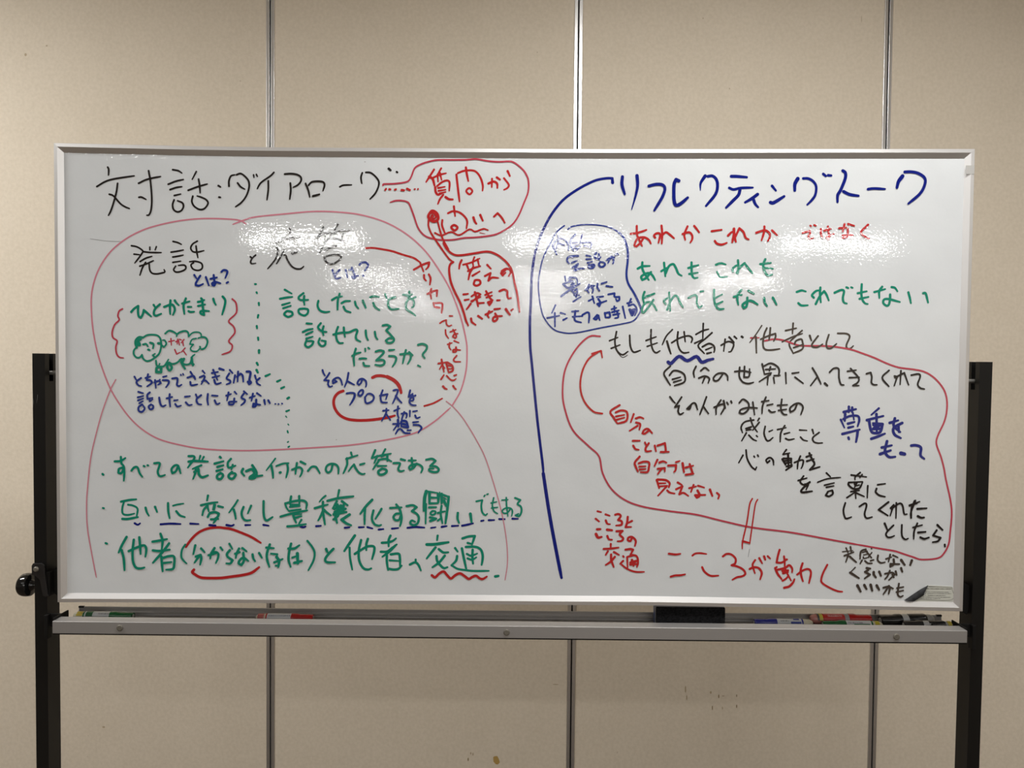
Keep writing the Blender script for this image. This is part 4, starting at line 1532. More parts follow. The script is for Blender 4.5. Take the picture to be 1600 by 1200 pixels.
4.4 1489,-818 1511,-813 1514,-823 1510,-842
3.8 1511,-810 1499,-829 1489,-844
4.4 1517,-816 1527,-821
3.8 1543,-819 1568,-814
3.8 1541,-835 1568,-828
3.8 1550,-801 1546,-842 1556,-854 1567,-849
@hearts_text_1 red
4.6 351,-525 365,-528
4.6 344,-555 358,-566
4.6 383,-537 399,-542
4.6 384,-561 390,-574 401,-576
4.6 421,-538 434,-535 443,-543 433,-559 447,-564 446,-578 425,-581
4.6 471,-546 469,-568 463,-587 485,-586
4.6 488,-562 471,-571
@hearts_text_2 red
6 350,-597 363,-596
6 390,-598 409,-600
6 346,-616 354,-630 368,-627
4.6 391,-623 397,-636 410,-638
4.6 427,-604 451,-602 440,-617 454,-631 448,-642 432,-644
4.6 489,-629 483,-642 473,-639 475,-629 489,-626 504,-641 501,-662
@hearts_text_3 red
4.4 377,-675 407,-673 436,-669
4.6 405,-655 405,-671
4.6 394,-684 385,-699
4.6 418,-687 438,-698
4.6 422,-706 405,-726 386,-739
4.6 407,-697 408,-719 418,-747
4.6 464,-677 483,-674 494,-677 484,-696
5.4 455,-703 457,-706
4.6 455,-722 444,-733
3.8 444,-733 472,-754 504,-765 539,-765
4.1 471,-706 473,-748
4.1 471,-706 500,-699 512,-709 514,-731 510,-746
5.4 490,-718 497,-741
4.9 484,-728 509,-721 484,-736 510,-734
4.1 484,-696 503,-699
@heart_moves_red_p0 red
4.4 636,-691 662,-694 682,-691
@heart_moves_red_p1 red
4.4 645,-783 663,-778 682,-777 702,-773
@heart_moves_red_p2 red
4.1 730,-698 741,-690 760,-688 785,-691
@heart_moves_red_p3 red
4.4 769,-744 780,-763 803,-778 834,-777
4.4 851,-700 865,-690 884,-692 901,-708 900,-727 886,-735 910,-740 932,-752 941,-768 930,-778 908,-783 890,-793
4.6 958,-749 974,-742 993,-745 1006,-764 1000,-790
4.1 979,-713 969,-733 979,-766
4.4 995,-705 1007,-726
5.4 1014,-698 1019,-711
4.4 1028,-697 1038,-706
4.4 1075,-671 1068,-699 1064,-722 1084,-722 1106,-709
4.1 1093,-697 1096,-720 1097,-740
4.4 1102,-709 1089,-720
4.9 1059,-744 1069,-767 1085,-788
4.4 1065,-740 1059,-744
4.6 1068,-751 1099,-743 1114,-732 1126,-745 1126,-760
6 1089,-756 1110,-753
4.9 1091,-765 1110,-760
3.8 1097,-740 1105,-761 1123,-794
4.1 1089,-795 1103,-786 1112,-773
4.9 1096,-823 1116,-817 1131,-801 1136,-788
4.6 1167,-724 1160,-750 1163,-775 1170,-796
4.4 1147,-769 1170,-752 1191,-747 1201,-762 1194,-803
4.1 1265,-729 1249,-762 1242,-790 1250,-805 1281,-823 1309,-834 1327,-836
"""
INK_KIND = {
'title_dots': ('drawn_dots', 'two small black dots right of the heading'),
'questions_loop': ('drawn_loop', 'thin red loop around the words at the top centre'),
'question_text_dots': ('dotted_line', 'red dotted line between the heading and the loop'),
'question_text_l1': ('handwriting', 'upper red words inside the top loop'),
'question_text_wavy': ('wavy_underline', 'thin red wavy underline inside the top loop'),
'question_text_ball': ('drawn_arrow', 'red scribbled dot with two lines leading down'),
'subtitle_left_l': ('handwriting', 'black word utterance under the heading'),
'subtitle_left_to': ('handwriting', 'small black word between the two larger ones'),
'what_is_l': ('handwriting', 'small blue question under the word utterance'),
'what_is_r': ('handwriting', 'small blue question under the word response'),
'lump_text': ('handwriting', 'green line above the cloud drawing'),
'cloud_doodle_l': ('doodle', 'green cloud with a smiling face'),
'cloud_doodle_r': ('doodle', 'green cloud at the right of the doodle'),
'cloud_doodle_tail': ('doodle', 'green row of small puffs hanging below the clouds'),
'cloud_note_n': ('handwriting', 'tiny red note inside the cloud drawing'),
'cloud_note_bl': ('drawn_bracket', 'thin red wavy bracket left of the cloud drawing'),
'cloud_note_br': ('drawn_bracket', 'thin red wavy bracket right of the cloud drawing'),
'interrupt_text_1': ('handwriting', 'first blue line under the cloud drawing'),
'interrupt_text_2': ('handwriting', 'second blue line under the cloud drawing'),
'divider_dots': ('dotted_line', 'green dotted line dividing the big pink loop'),
'want_to_talk_2': ('handwriting', 'second green line inside the big pink loop'),
'want_to_talk_3': ('handwriting', 'third green line inside the big pink loop'),
'ways_text_a': ('drawn_line', 'red line curving from the word response'),
'ways_text_1': ('handwriting', 'red words written downwards'),
'ways_text_2': ('handwriting', 'red word thought below the downward words'),
'answer_branch_1': ('drawn_line', 'red line curving round the left of the answer note'),
'answer_branch_2': ('drawn_line', 'red line curving round the right of the answer note'),
'answer_text_1': ('handwriting', 'first line of the red answer note'),
'answer_text_2': ('handwriting', 'second line of the red answer note'),
'answer_text_3': ('handwriting', 'third line of the red answer note'),
'process_text_1': ('handwriting', 'first blue line near the red ring'),
'process_text_2': ('handwriting', 'second blue line near the red ring'),
'big_pink_loop': ('drawn_loop', 'big faded pink loop on the left half'),
'pink_tails_l': ('drawn_line', 'faint pink tail running down at the left'),
'pink_tails_r': ('drawn_line', 'faint pink tail running down at the right'),
'process_text_3': ('handwriting', 'third blue line near the red ring'),
'process_text_4': ('handwriting', 'lowest blue word near the red ring'),
'process_ring_1': ('drawn_loop', 'thick red arc round the left of the blue words'),
'process_ring_2': ('drawn_loop', 'thick red arc above the blue words'),
'all_speech_text_b': ('bullet_dot', 'green bullet dot of the first line'),
'all_speech_text_t': ('handwriting', 'first green bulleted line below the big loop'),
'second_line_text_b': ('bullet_dot', 'green bullet dot of the second line'),
'second_line_text_e': ('handwriting', 'thinner green ending of the second line'),
'third_line_text_b': ('bullet_dot', 'green bullet dot of the third line'),
'red_ring_a': ('drawn_loop', 'upper arc of the red ring in the third line'),
'red_ring_b': ('drawn_loop', 'lower arc of the red ring in the third line'),
'red_ring_w': ('wavy_underline', 'red wavy underline at the end of the third line'),
'big_blue_curve': ('drawn_line', 'long dark blue curve dividing the board halves'),
'blue_bubble': ('drawn_loop', 'thin blue bubble left of the red line'),
'bubble_text_1': ('handwriting', 'first blue line inside the bubble'),
'bubble_text_2': ('handwriting', 'second blue line inside the bubble'),
'bubble_text_3': ('handwriting', 'third blue line inside the bubble'),
'bubble_text_4': ('handwriting', 'fourth blue line inside the bubble'),
'bubble_text_5': ('handwriting', 'lowest blue line inside the bubble'),
'red_line_right_2': ('handwriting', 'red ending of the line, under the blue heading'),
'red_outline': ('drawn_loop', 'left and lower part of the large red outline'),
'curved_arrow': ('drawn_arrow', 'curved red arrow pointing up'),
'double_bar': ('drawn_line', 'two parallel red strokes crossing the outline'),
'if_others_line': ('handwriting', 'black line starting with if another person'),
'as_others_text': ('handwriting', 'greyish black words crossed by the red outline'),
'wavy_underline': ('wavy_underline', 'thick dark blue wavy underline'),
'own_world_line': ('handwriting', 'long black line inside the red outline'),
'what_they_saw': ('handwriting', 'black line about what that person saw'),
'felt_text': ('handwriting', 'short black line about feeling'),
'heart_moves_text': ('handwriting', 'short black line about the heart moving'),
'into_words_text_1': ('handwriting', 'first black line of the stepping words'),
'into_words_text_2': ('handwriting', 'second black line of the stepping words'),
'into_words_text_3': ('handwriting', 'third black line of the stepping words'),
'respect_text_1': ('handwriting', 'first bold blue line with respect'),
'respect_text_2': ('handwriting', 'second bold blue line with respect'),
'self_note_text_1': ('handwriting', 'first line of the red note'),
'self_note_text_2': ('handwriting', 'second line of the red note'),
'self_note_text_3': ('handwriting', 'third line of the red note'),
'self_note_text_4': ('handwriting', 'fourth line of the red note'),
'red_outline_right': ('drawn_loop', 'right part of the large red outline'),
'no_empathy_text_1': ('handwriting', 'first small faded black line'),
'no_empathy_text_2': ('handwriting', 'second small faded black line'),
'no_empathy_text_3': ('handwriting', 'third small faded black line'),
'hearts_text_1': ('handwriting', 'first line of the small red words'),
'hearts_text_2': ('handwriting', 'second line of the small red words'),
'hearts_text_3': ('handwriting', 'third line of the small red words'),
'title_t_p0': ('handwriting', 'black marker heading across the upper left, reading Dialogue'),
'title_t_p1': ('handwriting', 'black marker heading across the upper left, reading Dialogue'),
'title_t_p2': ('handwriting', 'black marker heading across the upper left, reading Dialogue'),
'title_t_p3': ('handwriting', 'black marker heading across the upper left, reading Dialogue'),
'title_t_p4': ('handwriting', 'black marker heading across the upper left, reading Dialogue'),
'title_t_p5': ('handwriting', 'black marker heading across the upper left, reading Dialogue'),
'question_text_l2_p0': ('handwriting', 'lower red words inside the top loop'),
'question_text_l2_p1': ('handwriting', 'lower red words inside the top loop'),
'subtitle_left_r_p0': ('handwriting', 'black word response under the heading'),
'subtitle_left_r_p1': ('handwriting', 'black word response under the heading'),
'want_to_talk_1_p0': ('handwriting', 'first green line inside the big pink loop'),
'want_to_talk_1_p1': ('handwriting', 'first green line inside the big pink loop'),
'second_line_text_t_p0': ('handwriting', 'second green bulleted line, in thick characters'),
'second_line_text_t_p1': ('handwriting', 'second green bulleted line, in thick characters'),
'second_line_text_t_p2': ('handwriting', 'second green bulleted line, in thick characters'),
'second_line_text_t_p3': ('handwriting', 'second green bulleted line, in thick characters'),
'second_line_text_t_p4': ('handwriting', 'second green bulleted line, in thick characters'),
'dashes_under_p0': ('dashed_line', 'dark blue dashes underlining the second green line'),
'dashes_under_p1': ('dashed_line', 'dark blue dashes underlining the second green line'),
'dashes_under_p2': ('dashed_line', 'dark blue dashes underlining the second green line'),
'dashes_under_p3': ('dashed_line', 'dark blue dashes underlining the second green line'),
'dashes_under_p4': ('dashed_line', 'dark blue dashes underlining the second green line'),
'dashes_under_p5': ('dashed_line', 'dark blue dashes underlining the second green line'),
'dashes_under_p6': ('dashed_line', 'dark blue dashes underlining the second green line'),
'dashes_under_p7': ('dashed_line', 'dark blue dashes underlining the second green line'),
'dashes_under_p8': ('dashed_line', 'dark blue dashes underlining the second green line'),
'dashes_under_p9': ('dashed_line', 'dark blue dashes underlining the second green line'),
'dashes_under_p10': ('dashed_line', 'dark blue dashes underlining the second green line'),
'dashes_under_p11': ('dashed_line', 'dark blue dashes underlining the second green line'),
'third_line_text_t_p0': ('handwriting', 'third green bulleted line at the lower left'),
'third_line_text_t_p1': ('handwriting', 'third green bulleted line at the lower left'),
'right_title_p0': ('handwriting', 'thick dark blue heading across the upper right, reading Reflecting talk'),
'right_title_p1': ('handwriting', 'thick dark blue heading across the upper right, reading Reflecting talk'),
'right_title_p2': ('handwriting', 'thick dark blue heading across the upper right, reading Reflecting talk'),
'right_title_p3': ('handwriting', 'thick dark blue heading across the upper right, reading Reflecting talk'),
'right_title_p4': ('handwriting', 'thick dark blue heading across the upper right, reading Reflecting talk'),
'right_title_p5': ('handwriting', 'thick dark blue heading across the upper right, reading Reflecting talk'),
'red_line_right_1_p0': ('handwriting', 'red beginning of the line, under the blue heading'),
'red_line_right_1_p1': ('handwriting', 'red beginning of the line, under the blue heading'),
'green_line_first_p0': ('handwriting', 'upper green line at the right half'),
'green_line_first_p1': ('handwriting', 'upper green line at the right half'),
'green_line_second_1_p0': ('handwriting', 'left half of the lower green line'),
'green_line_second_1_p1': ('handwriting', 'left half of the lower green line'),
'green_line_second_1_p2': ('handwriting', 'left half of the lower green line'),
'green_line_second_2_p0': ('handwriting', 'right half of the lower green line'),
'green_line_second_2_p1': ('handwriting', 'right half of the lower green line'),
'heart_moves_red_p0': ('handwriting', 'large red words at the bottom centre right'),
'heart_moves_red_p1': ('handwriting', 'large red words at the bottom centre right'),
'heart_moves_red_p2': ('handwriting', 'large red words at the bottom centre right'),
'heart_moves_red_p3': ('handwriting', 'large red words at the bottom centre right')}

# ---------------------------------------------------------------- whiteboard on its stand
wbd = empty('whiteboard', (0, .04, 0), 'wide revolving whiteboard covered with handwriting, on a black steel stand before the wall', 'whiteboard')
ZM = 1.4; HW, HH = .9, .4532; YS = .006      # board centre height, half width, half height, plane of the writing sheet
OFF = (0, -.04, 0)
def part(mb, name, m, parent=None, **k):
    o = mb.build(name, m, parent or wbd, **k); 
    if parent is None: o.location = OFF
    return o
sheet = MB(); nx, nz = 2, 2
sheet.box(-HW+.010, HW-.010, YS, YS+.012, ZM-HH+.010, ZM+HH-.010)
sheet = part(sheet, 'writing_surface', M['board'])
sheet['label'] = 'glossy white enamel sheet with fine orange-peel gloss'

def interp(x, tab):
    if x <= tab[0][0]: return tab[0][1]
    for (a, u), (b, v) in zip(tab[:-1], tab[1:]):
        if x <= b:
            t = (x-a)/(b-a); return u+(v-u)*t
    return tab[-1][1]
TOP = [(-.9, .0006), (-.63, -.0036), (-.46, -.0048), (.08, -.0042), (.23, -.0034), (.71, .0003), (.9, .0016)]
BOT = [(-.9, -.002), (-.58, .0004), (-.33, .001), (-.07, .003), (.18, .004), (.25, .0048), (.5, .0033), (.71, .0016), (.9, -.0003)]
# frame section: (inward distance from the outer edge, y)
SEC = [(0, .0225), (0, .0015), (.0006, .0009), (.0074, 0.0), (.0172, .0056), (.0172, .018), (.0045, .0225)]
def rail_h(top):
    mb = MB(); n = 36; k = len(SEC)
    for i in range(n+1):
        t = i/n
        for d, y in SEC:
            x = (-HW+d)+(2*(HW-d))*t
            z = (ZM+HH-d if top else ZM-HH+d)+interp(x, TOP if top else BOT)
            mb.v.append((x, y, z))
    for i in range(n):
        for j in range(k):
            q = (j+1) % k; mb.f.append((i*k+j, i*k+q, (i+1)*k+q, (i+1)*k+j))
    mb.f.append(tuple(range(k))); mb.f.append(tuple(n*k+j for j in range(k))[::-1])
    return mb
def rail_v(left):
    mb = MB(); k = len(SEC); s = -1 if left else 1
    for zend, tab, sg in ((ZM-HH, BOT, 1), (ZM+HH, TOP, -1)):
        for d, y in SEC:
            x = s*(HW-d); mb.v.append((x, y, zend+sg*d+interp(x, tab)))
    for j in range(k):
        q = (j+1) % k; mb.f.append((j, q, k+q, k+j))
    mb.f.append(tuple(range(k))); mb.f.append(tuple(k+j for j in range(k))[::-1])
    return mb
part(rail_h(True), 'frame_rail', M['alu']); part(rail_h(False), 'frame_rail', M['alu'])
part(rail_v(True), 'frame_rail', M['alu']); part(rail_v(False), 'frame_rail', M['alu'])
part(MB().box(-HW+.02, HW-.02, .0185, .0215, ZM-HH+.02, ZM+HH-.02), 'back_sheet', M['alu_rear'])

# handwriting: strokes in half millimetres from the centre of the board, one object for each phrase or drawn shape
def smooth_pts(P):
    if len(P) == 2: return P
    out = []
    for i in range(len(P)-1):
        p0 = P[i-1] if i else (2*P[0][0]-P[1][0], 2*P[0][1]-P[1][1]); p1, p2 = P[i], P[i+1]
        p3 = P[i+2] if i+2 < len(P) else (2*p2[0]-p1[0], 2*p2[1]-p1[1])
        L = math.hypot(p2[0]-p1[0], p2[1]-p1[1]); n = 4 if L < .03 else 8
        for k in range(n):
            t = k/n
            out.append(tuple(.5*((2*p1[c])+(-p0[c]+p2[c])*t+(2*p0[c]-5*p1[c]+4*p2[c]-p3[c])*t*t+(-p0[c]+3*p1[c]-3*p2[c]+p3[c])*t**3) for c in (0, 1)))
    out.append(P[-1]); return out
def ribbon(mb, P, w, y, taper, first=True, last=True):
    P = smooth_pts(P) if len(P) < 19 or P[0] != P[-1] else P; n = len(P); r = w/2; base = len(mb.v)
    Ls = [0]
    for i in range(1, n): Ls.append(Ls[-1]+math.hypot(P[i][0]-P[i-1][0], P[i][1]-P[i-1][1]))
    T = max(Ls[-1], 1e-6)
    def rad(i):
        t = Ls[i]/T
        if taper: return r*(1.05-.75*t**1.6)
        if not last: return r
        e = min(1.0, (T-Ls[i])/(w*2.2)); return r*(.74+.26*e)
    tan = []
    for i in range(n):
        a = P[max(i-1, 0)]; b = P[min(i+1, n-1)]; d = math.hypot(b[0]-a[0], b[1]-a[1]) or 1
        tan.append(((b[0]-a[0])/d, (b[1]-a[1])/d))
    for i in range(n):
        tx, tz = tan[i]; q = rad(i)
        yy = y-.000025*Ls[i]/T
        mb.v.append((P[i][0]-tz*q, yy, P[i][1]+tx*q)); mb.v.append((P[i][0]+tz*q, yy, P[i][1]-tx*q))
    for i in range(n-1): mb.f.append((base+2*i, base+2*i+2, base+2*i+3, base+2*i+1))
    for i, s in ((0, -1), (n-1, 1)):
        tx, tz = tan[i]; q = rad(i); c = len(mb.v); ids = []; yy = y-.000025*Ls[i]/T
        for k in range(1, 6):
            a = math.pi*k/6
            mb.v.append((P[i][0]-tz*q*math.cos(a)+s*tx*q*math.sin(a), yy, P[i][1]+tx*q*math.cos(a)+s*tz*q*math.sin(a))); ids.append(c+k-1)
        loop = [base+2*i]+ids+[base+2*i+1]
        if s < 0: loop = loop[::-1]
        mb.f.append(tuple(loop))
def stroke(mb, P, w, y, taper):
    cut = [0]
    if P[0] == P[-1] and len(P) < 9:            # small ring
        n = len(P)-1; Q = []
        for i in range(n):
            p0, p1, p2, p3 = P[i-1 if i else n-1], P[i], P[i+1], P[(i+2) if i+2 <= n else 1]
            for k in range(5):
                t = k/5; Q.append(tuple(.5*((2*p1[c])+(-p0[c]+p2[c])*t+(2*p0[c]-5*p1[c]+4*p2[c]-p3[c])*t*t+(-p0[c]+3*p1[c]-3*p2[c]+p3[c])*t**3) for c in (0, 1)))
        ribbon(mb, Q+[Q[0]], w, y, False, last=False); return
    for i in range(1, len(P)-1):
        a = (P[i][0]-P[i-1][0], P[i][1]-P[i-1][1]); b = (P[i+1][0]-P[i][0], P[i+1][1]-P[i][1])
        la = math.hypot(*a); lb = math.hypot(*b)
        if la*lb > 0 and (a[0]*b[0]+a[1]*b[1])/(la*lb) < .05: cut.append(i)
    cut.append(len(P)-1)
    for k, (a, b) in enumerate(zip(cut[:-1], cut[1:])):
        ribbon(mb, P[a:b+1], w, y-k*.00001, taper and b == len(P)-1, last=(b == len(P)-1))
KIND = INK_KIND
gi = 0
for blk in INK_DATA.strip().split('@')[1:]:
    lines = blk.strip().split('\n'); g, c = lines[0].split(); mb = MB()
    gi += 1; y0 = YS-.00025-.00016*(gi % 5)
    for i, ln in enumerate(lines[1:]):
        t = ln.split(); tp = t[0].endswith('t'); wd = float(t[0].rstrip('t'))/1000
        P = [(int(a.split(',')[0])/2000, ZM+int(a.split(',')[1])/2000) for a in t[1:]]
        stroke(mb, P, wd, y0-(i % 7)*.000018, tp)
    kind, lab = KIND[g]
    me = bpy.data.meshes.new(kind); me.from_pydata(mb.v, [], mb.f); me.update()
    if me.polygons and me.polygons[0].normal.y > 0: me.flip_normals()
    me.materials.append(M['ink_'+c]); o = bpy.data.objects.new(kind, me); sc.collection.objects.link(o)
    o.parent = sheet; o['label'] = lab
    if c in ('pink',): pass

# faint wiped marks and specks
mb = MB()
for pts, wd in ((((-.832, .268), (-.800, .264), (-.770, .263)), .0009), (((-.2905, .4225), (-.288, .4225)), .0014), (((.478, -.335+.0), (.4755, -.3505)), .0012),
                (((-.345, -.125), (-.3435, -.125)), .0016)):
    ribbon(mb, [(a, ZM+b) for a, b in pts], wd, YS-.0002, False)
me = bpy.data.meshes.new('smudge'); me.from_pydata(mb.v, [], mb.f); me.materials.append(mat('grey smear', (.30, .30, .30, 1), .3))
o = bpy.data.objects.new('smudge', me); sc.collection.objects.link(o); o.parent = sheet; o['label'] = 'thin grey leftover marks'; o['kind'] = 'stuff'

# data sticker in the lower right corner, its left end peeling into a dark curl
def px(x, y, Y=YS):                     # measured points of the photograph laid on the plane of the sheet
    d = FW*1150+RX*(x-800)-UP*(y-600); t = (Y+1.44921)/d.y
    return (0.01261+d.x*t, 1.42961+d.z*t)
st = MB(); st.poly_y([px(1428, 939.5), px(1445, 929), px(1448, 914.3), px(1486, 916), px(1489.5, 919), px(1489, 939.8)], YS-.0006, YS)
st = st.build('sticker', mat('sticker film', (.56, .56, .50, 1), .35), sheet); st['label'] = 'pale grey rectangular sticker with small print, left end peeling'
bd = MB()
for P in ([px(1450, 916), px(1484, 917.8), px(1487, 920.5), px(1486.6, 937), px(1433, 936.5)],): ribbon(bd, P, .0007, YS-.0008, False)
rnd = random.Random(3)
for yy, xa, xb, h in ((916.6, 1451, 1471, 1.1), (919.6, 1447, 1486, 1.5), (924.6, 1446, 1482, 1.1), (927, 1445, 1486, 1.1), (930, 1445, 1477, 1.1), (932.7, 1442, 1484, 1.1), (935, 1437, 1469, 1.0)):
    x = xa
    while x < xb:
        l = rnd.uniform(.7, 2.2); a, b = px(x, yy+(x-1446)*.012), px(min(x+l, xb), yy+(x-1446)*.012)
        ribbon(bd, [a, b], .0012*h*rnd.uniform(.6, 1), YS-.0008, False); x += l+rnd.uniform(.5, 1.3)
bo = bd.build('sticker_print', mat('sticker print', (.14, .14, .12, 1), .5), sheet); bo['label'] = 'rows of tiny dark print inside a thin rounded border'
bo['kind'] = 'stuff'
cu = MB(); A = [px(1412.5, 937.5), px(1425, 929), px(1438, 920.5), px(1450, 914.2)]; B = [px(1428, 939.5), px(1437, 934), px(1443.5, 929.5), px(1445.5, 917.5)]
m = 7
for i in range(4):
    for k in range(m):
        t = k/(m-1); hgt = .0035*math.sin(math.pi*t)**.7*(1-.25*i/3)+.0003
        cu.v.append((A[i][0]+(B[i][0]-A[i][0])*t, YS-.0006-hgt, A[i][1]+(B[i][1]-A[i][1])*t))
for i in range(3):
    for k in range(m-1): cu.f.append((i*m+k, i*m+k+1, (i+1)*m+k+1, (i+1)*m+k))
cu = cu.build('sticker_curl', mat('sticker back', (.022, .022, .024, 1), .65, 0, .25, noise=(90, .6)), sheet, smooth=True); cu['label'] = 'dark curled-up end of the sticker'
tg = MB(); a = px(1509.5, 258.5, 0); b = px(1522.2, 272, 0)
tg.box(a[0], b[0], -.0003, .0006, b[1], a[1]); part(tg, 'frame_tag', mat('clear tag', (.52, .51, .49, 1), .4, .3))['label'] = 'small translucent grey tag with faint figures'

# scratches in the paint of the left upright
for P in ([(-.9482, 1.358), (-.9492, 1.349), (-.9508, 1.341)], [(-.9577, 1.350), (-.9570, 1.345), (-.9567, 1.339)]):
    q = MB(); ribbon(q, P, .0004, .0197, True); part(q, 'scratch', mat('bare scratch', (.25, .25, .24, 1), .6))
# uprights: open channels with a slotted inner face, feet with casters below the frame of the photograph
def lean(mb, s):                       # the right upright leans in slightly towards the floor
    mb.v = [(x+s*(z-1.441)*(.0058 if s > 0 else .001), y, z) for x, y, z in mb.v]; return mb
for s, xo in ((-1, .9585), (1, .9578)):
    x_in = xo-.0252; X = lambda a, b: (min(s*a, s*b), max(s*a, s*b))
    p = MB(); p.box(*X(x_in, xo), .02, .0225, .05, 1.441); p.box(*X(xo-.0025, xo), .0225, .06, .05, 1.441)
    p.box(*X(x_in, xo), .0575, .06, .05, 1.441)
    p.box(*X(x_in, x_in+.0022), .0225, .0575, .05, 1.385)
    p.box(*X(x_in, x_in+.0022), .0225, .0335, 1.385, 1.441); p.box(*X(x_in, x_in+.0022), .0465, .0575, 1.385, 1.441)
    part(lean(p, s), 'upright', M['black'])['label'] = 'black square steel upright with a slot in its inner face'
    e1 = MB().lathe((s*(HW-.001), .04, 1.402), 'x', [(0, .015), (s*.004, .015), (s*.006, .010)], 24)
    part(e1, 'pivot_plate', M['shaft'], smooth=True)
    e2 = MB().lathe((s*(HW+.003), .04, 1.402), 'x', [(0, .0065), (s*.012, .0065), (s*.0121, .0045), (s*.055, .0045)], 16)
    part(e2, 'pivot_shaft', M['shaft'], smooth=True)
    ft = MB().box(*X(.915, .955), -.25, .33, .05, .085); part(ft, 'foot_bar', M['black'], bevel=.003)
    for yy in (-.22, .30):
        c = MB().lathe((s*.935-.0125, yy, .025), 'x', [(0, .023), (.003, .025), (.022, .025), (.025, .023)], 20); part(c, 'caster', M['knob'], smooth=True)
    br = MB().box(*X(.8975, .9005), -.014, .034, .8885, .9185); br.box(*X(.9005, .9335), .020, .0245, .8885, .915); br.box(*X(.9265, .9335), .010, .0245, .866, .915)
    part(br, 'tray_bracket', M['black_in'], bevel=.0008)
    bu = MB().box(*X(.956 if s < 0 else .953, .9605 if s < 0 else .957), .026, .054, .845, .905)
    bu.lathe((s*(.9605 if s < 0 else .957), .04, .886), 'x', [(0, .0075), (s*.005, .0075), (s*.0075, .005)], 6)
    part(bu, 'side_bolt', M['black'])
# crossbar low between the feet keeps the stand together
part(MB().box(-.935, .935, .025, .055, .09, .13), 'crossbar', M['black'], bevel=.002)

# locking lever and knob on the left upright, catch on the right
lv = MB(); pts = [(-.9603, .995), (-.9603, 1.014), (-.9575, 1.0185), (-.9400, 1.0185), (-.9355, 1.015), (-.9345, .999), (-.9290, .957), (-.9265, .9530), (-.9335, .9510), (-.9385, .9540), (-.9440, .985), (-.9530, .993)]
lv.poly_y(pts, .0145, .0185); part(lv, 'lock_lever', mat('lever plastic', (.012, .0105, .0105, 1), .4), bevel=.0006)
part(MB().box(-.9345, -.9265, .0185, .058, .951, 1.000), 'lever_side', M['black_in'], bevel=.001)
part(MB().lathe((-.9506, .0145, 1.0072), 'y', [(0, .0052), (-.002, .0052), (-.0035, .0035)], 20), 'lever_bolt', M['bolt'], smooth=True)
kn = MB().lathe((-.9760, .04, .9675), 'x', [(0, .0195), (-.002, .0225), (-.006, .0235), (-.013, .0235), (-.0185, .0222), (-.022, .0190), (-.024, .0140), (-.0245, .0)], 36)
part(kn, 'knob', M['knob'], smooth=True)
part(MB().lathe((-.957, .04, .9675), 'x', [(0, .008), (-.012, .008), (-.019, .012)], 20), 'knob_stem', M['knob'], smooth=True)
cr = MB().poly_y([(.9005, 1.003), (.930, .990), (.932, .945), (.926, .930), (.9005, .945)], .030, .052); part(cr, 'catch', M['black_in'], bevel=.001)
cl = MB().poly_y([(-.9260, 1.002), (-.9100, 1.013), (-.9010, 1.010), (-.9010, .950), (-.915, .944), (-.9260, .955)], .030, .052); part(cl, 'catch', M['black_in'], bevel=.001)

# pen tray: rolled front rail, trough, ledge and rear wall
TW = .8972
def tilt(mb): mb.v = [(x, y, z+x*.0009) for x, y, z in mb.v]; return mb
prof = [(-.02, .8907), (-.02, .9140), (-.0192, .9147), (.0075, .9147), (.0075, .9045), (.010, .8985), (.066, .8985), (.0665, .9030), (.0625, .9045), (.0625, .9058), (.0675, .9062), (.0675, .9150), (.0700, .9150), (.0700, .8907)]
t1 = MB().prism(prof, -TW, TW); part(tilt(t1), 'pen_tray', M['alu_tray'], bevel=.0005)['label'] = 'grey aluminium pen tray with a trough behind its front rail'
part(tilt(MB().box(-TW, TW, -.018, .068, .8878, .8907)), 'tray_underside', M['black_in'])
for s in (-1, 1): part(tilt(MB().box(*sorted((s*(TW-.011), s*TW)), .0662, .0704, .9128, .9158)), 'tray_end_cap', M['black_in'])
for x in (-.7636, -.0028, .7591):
    c = MB().lathe((x, -.0202, .9025), 'y', [(0, .0062), (-.0012, .0062), (-.0022, .0048)], 20)
    part(c, 'tray_screw', M['bolt'], smooth=True)

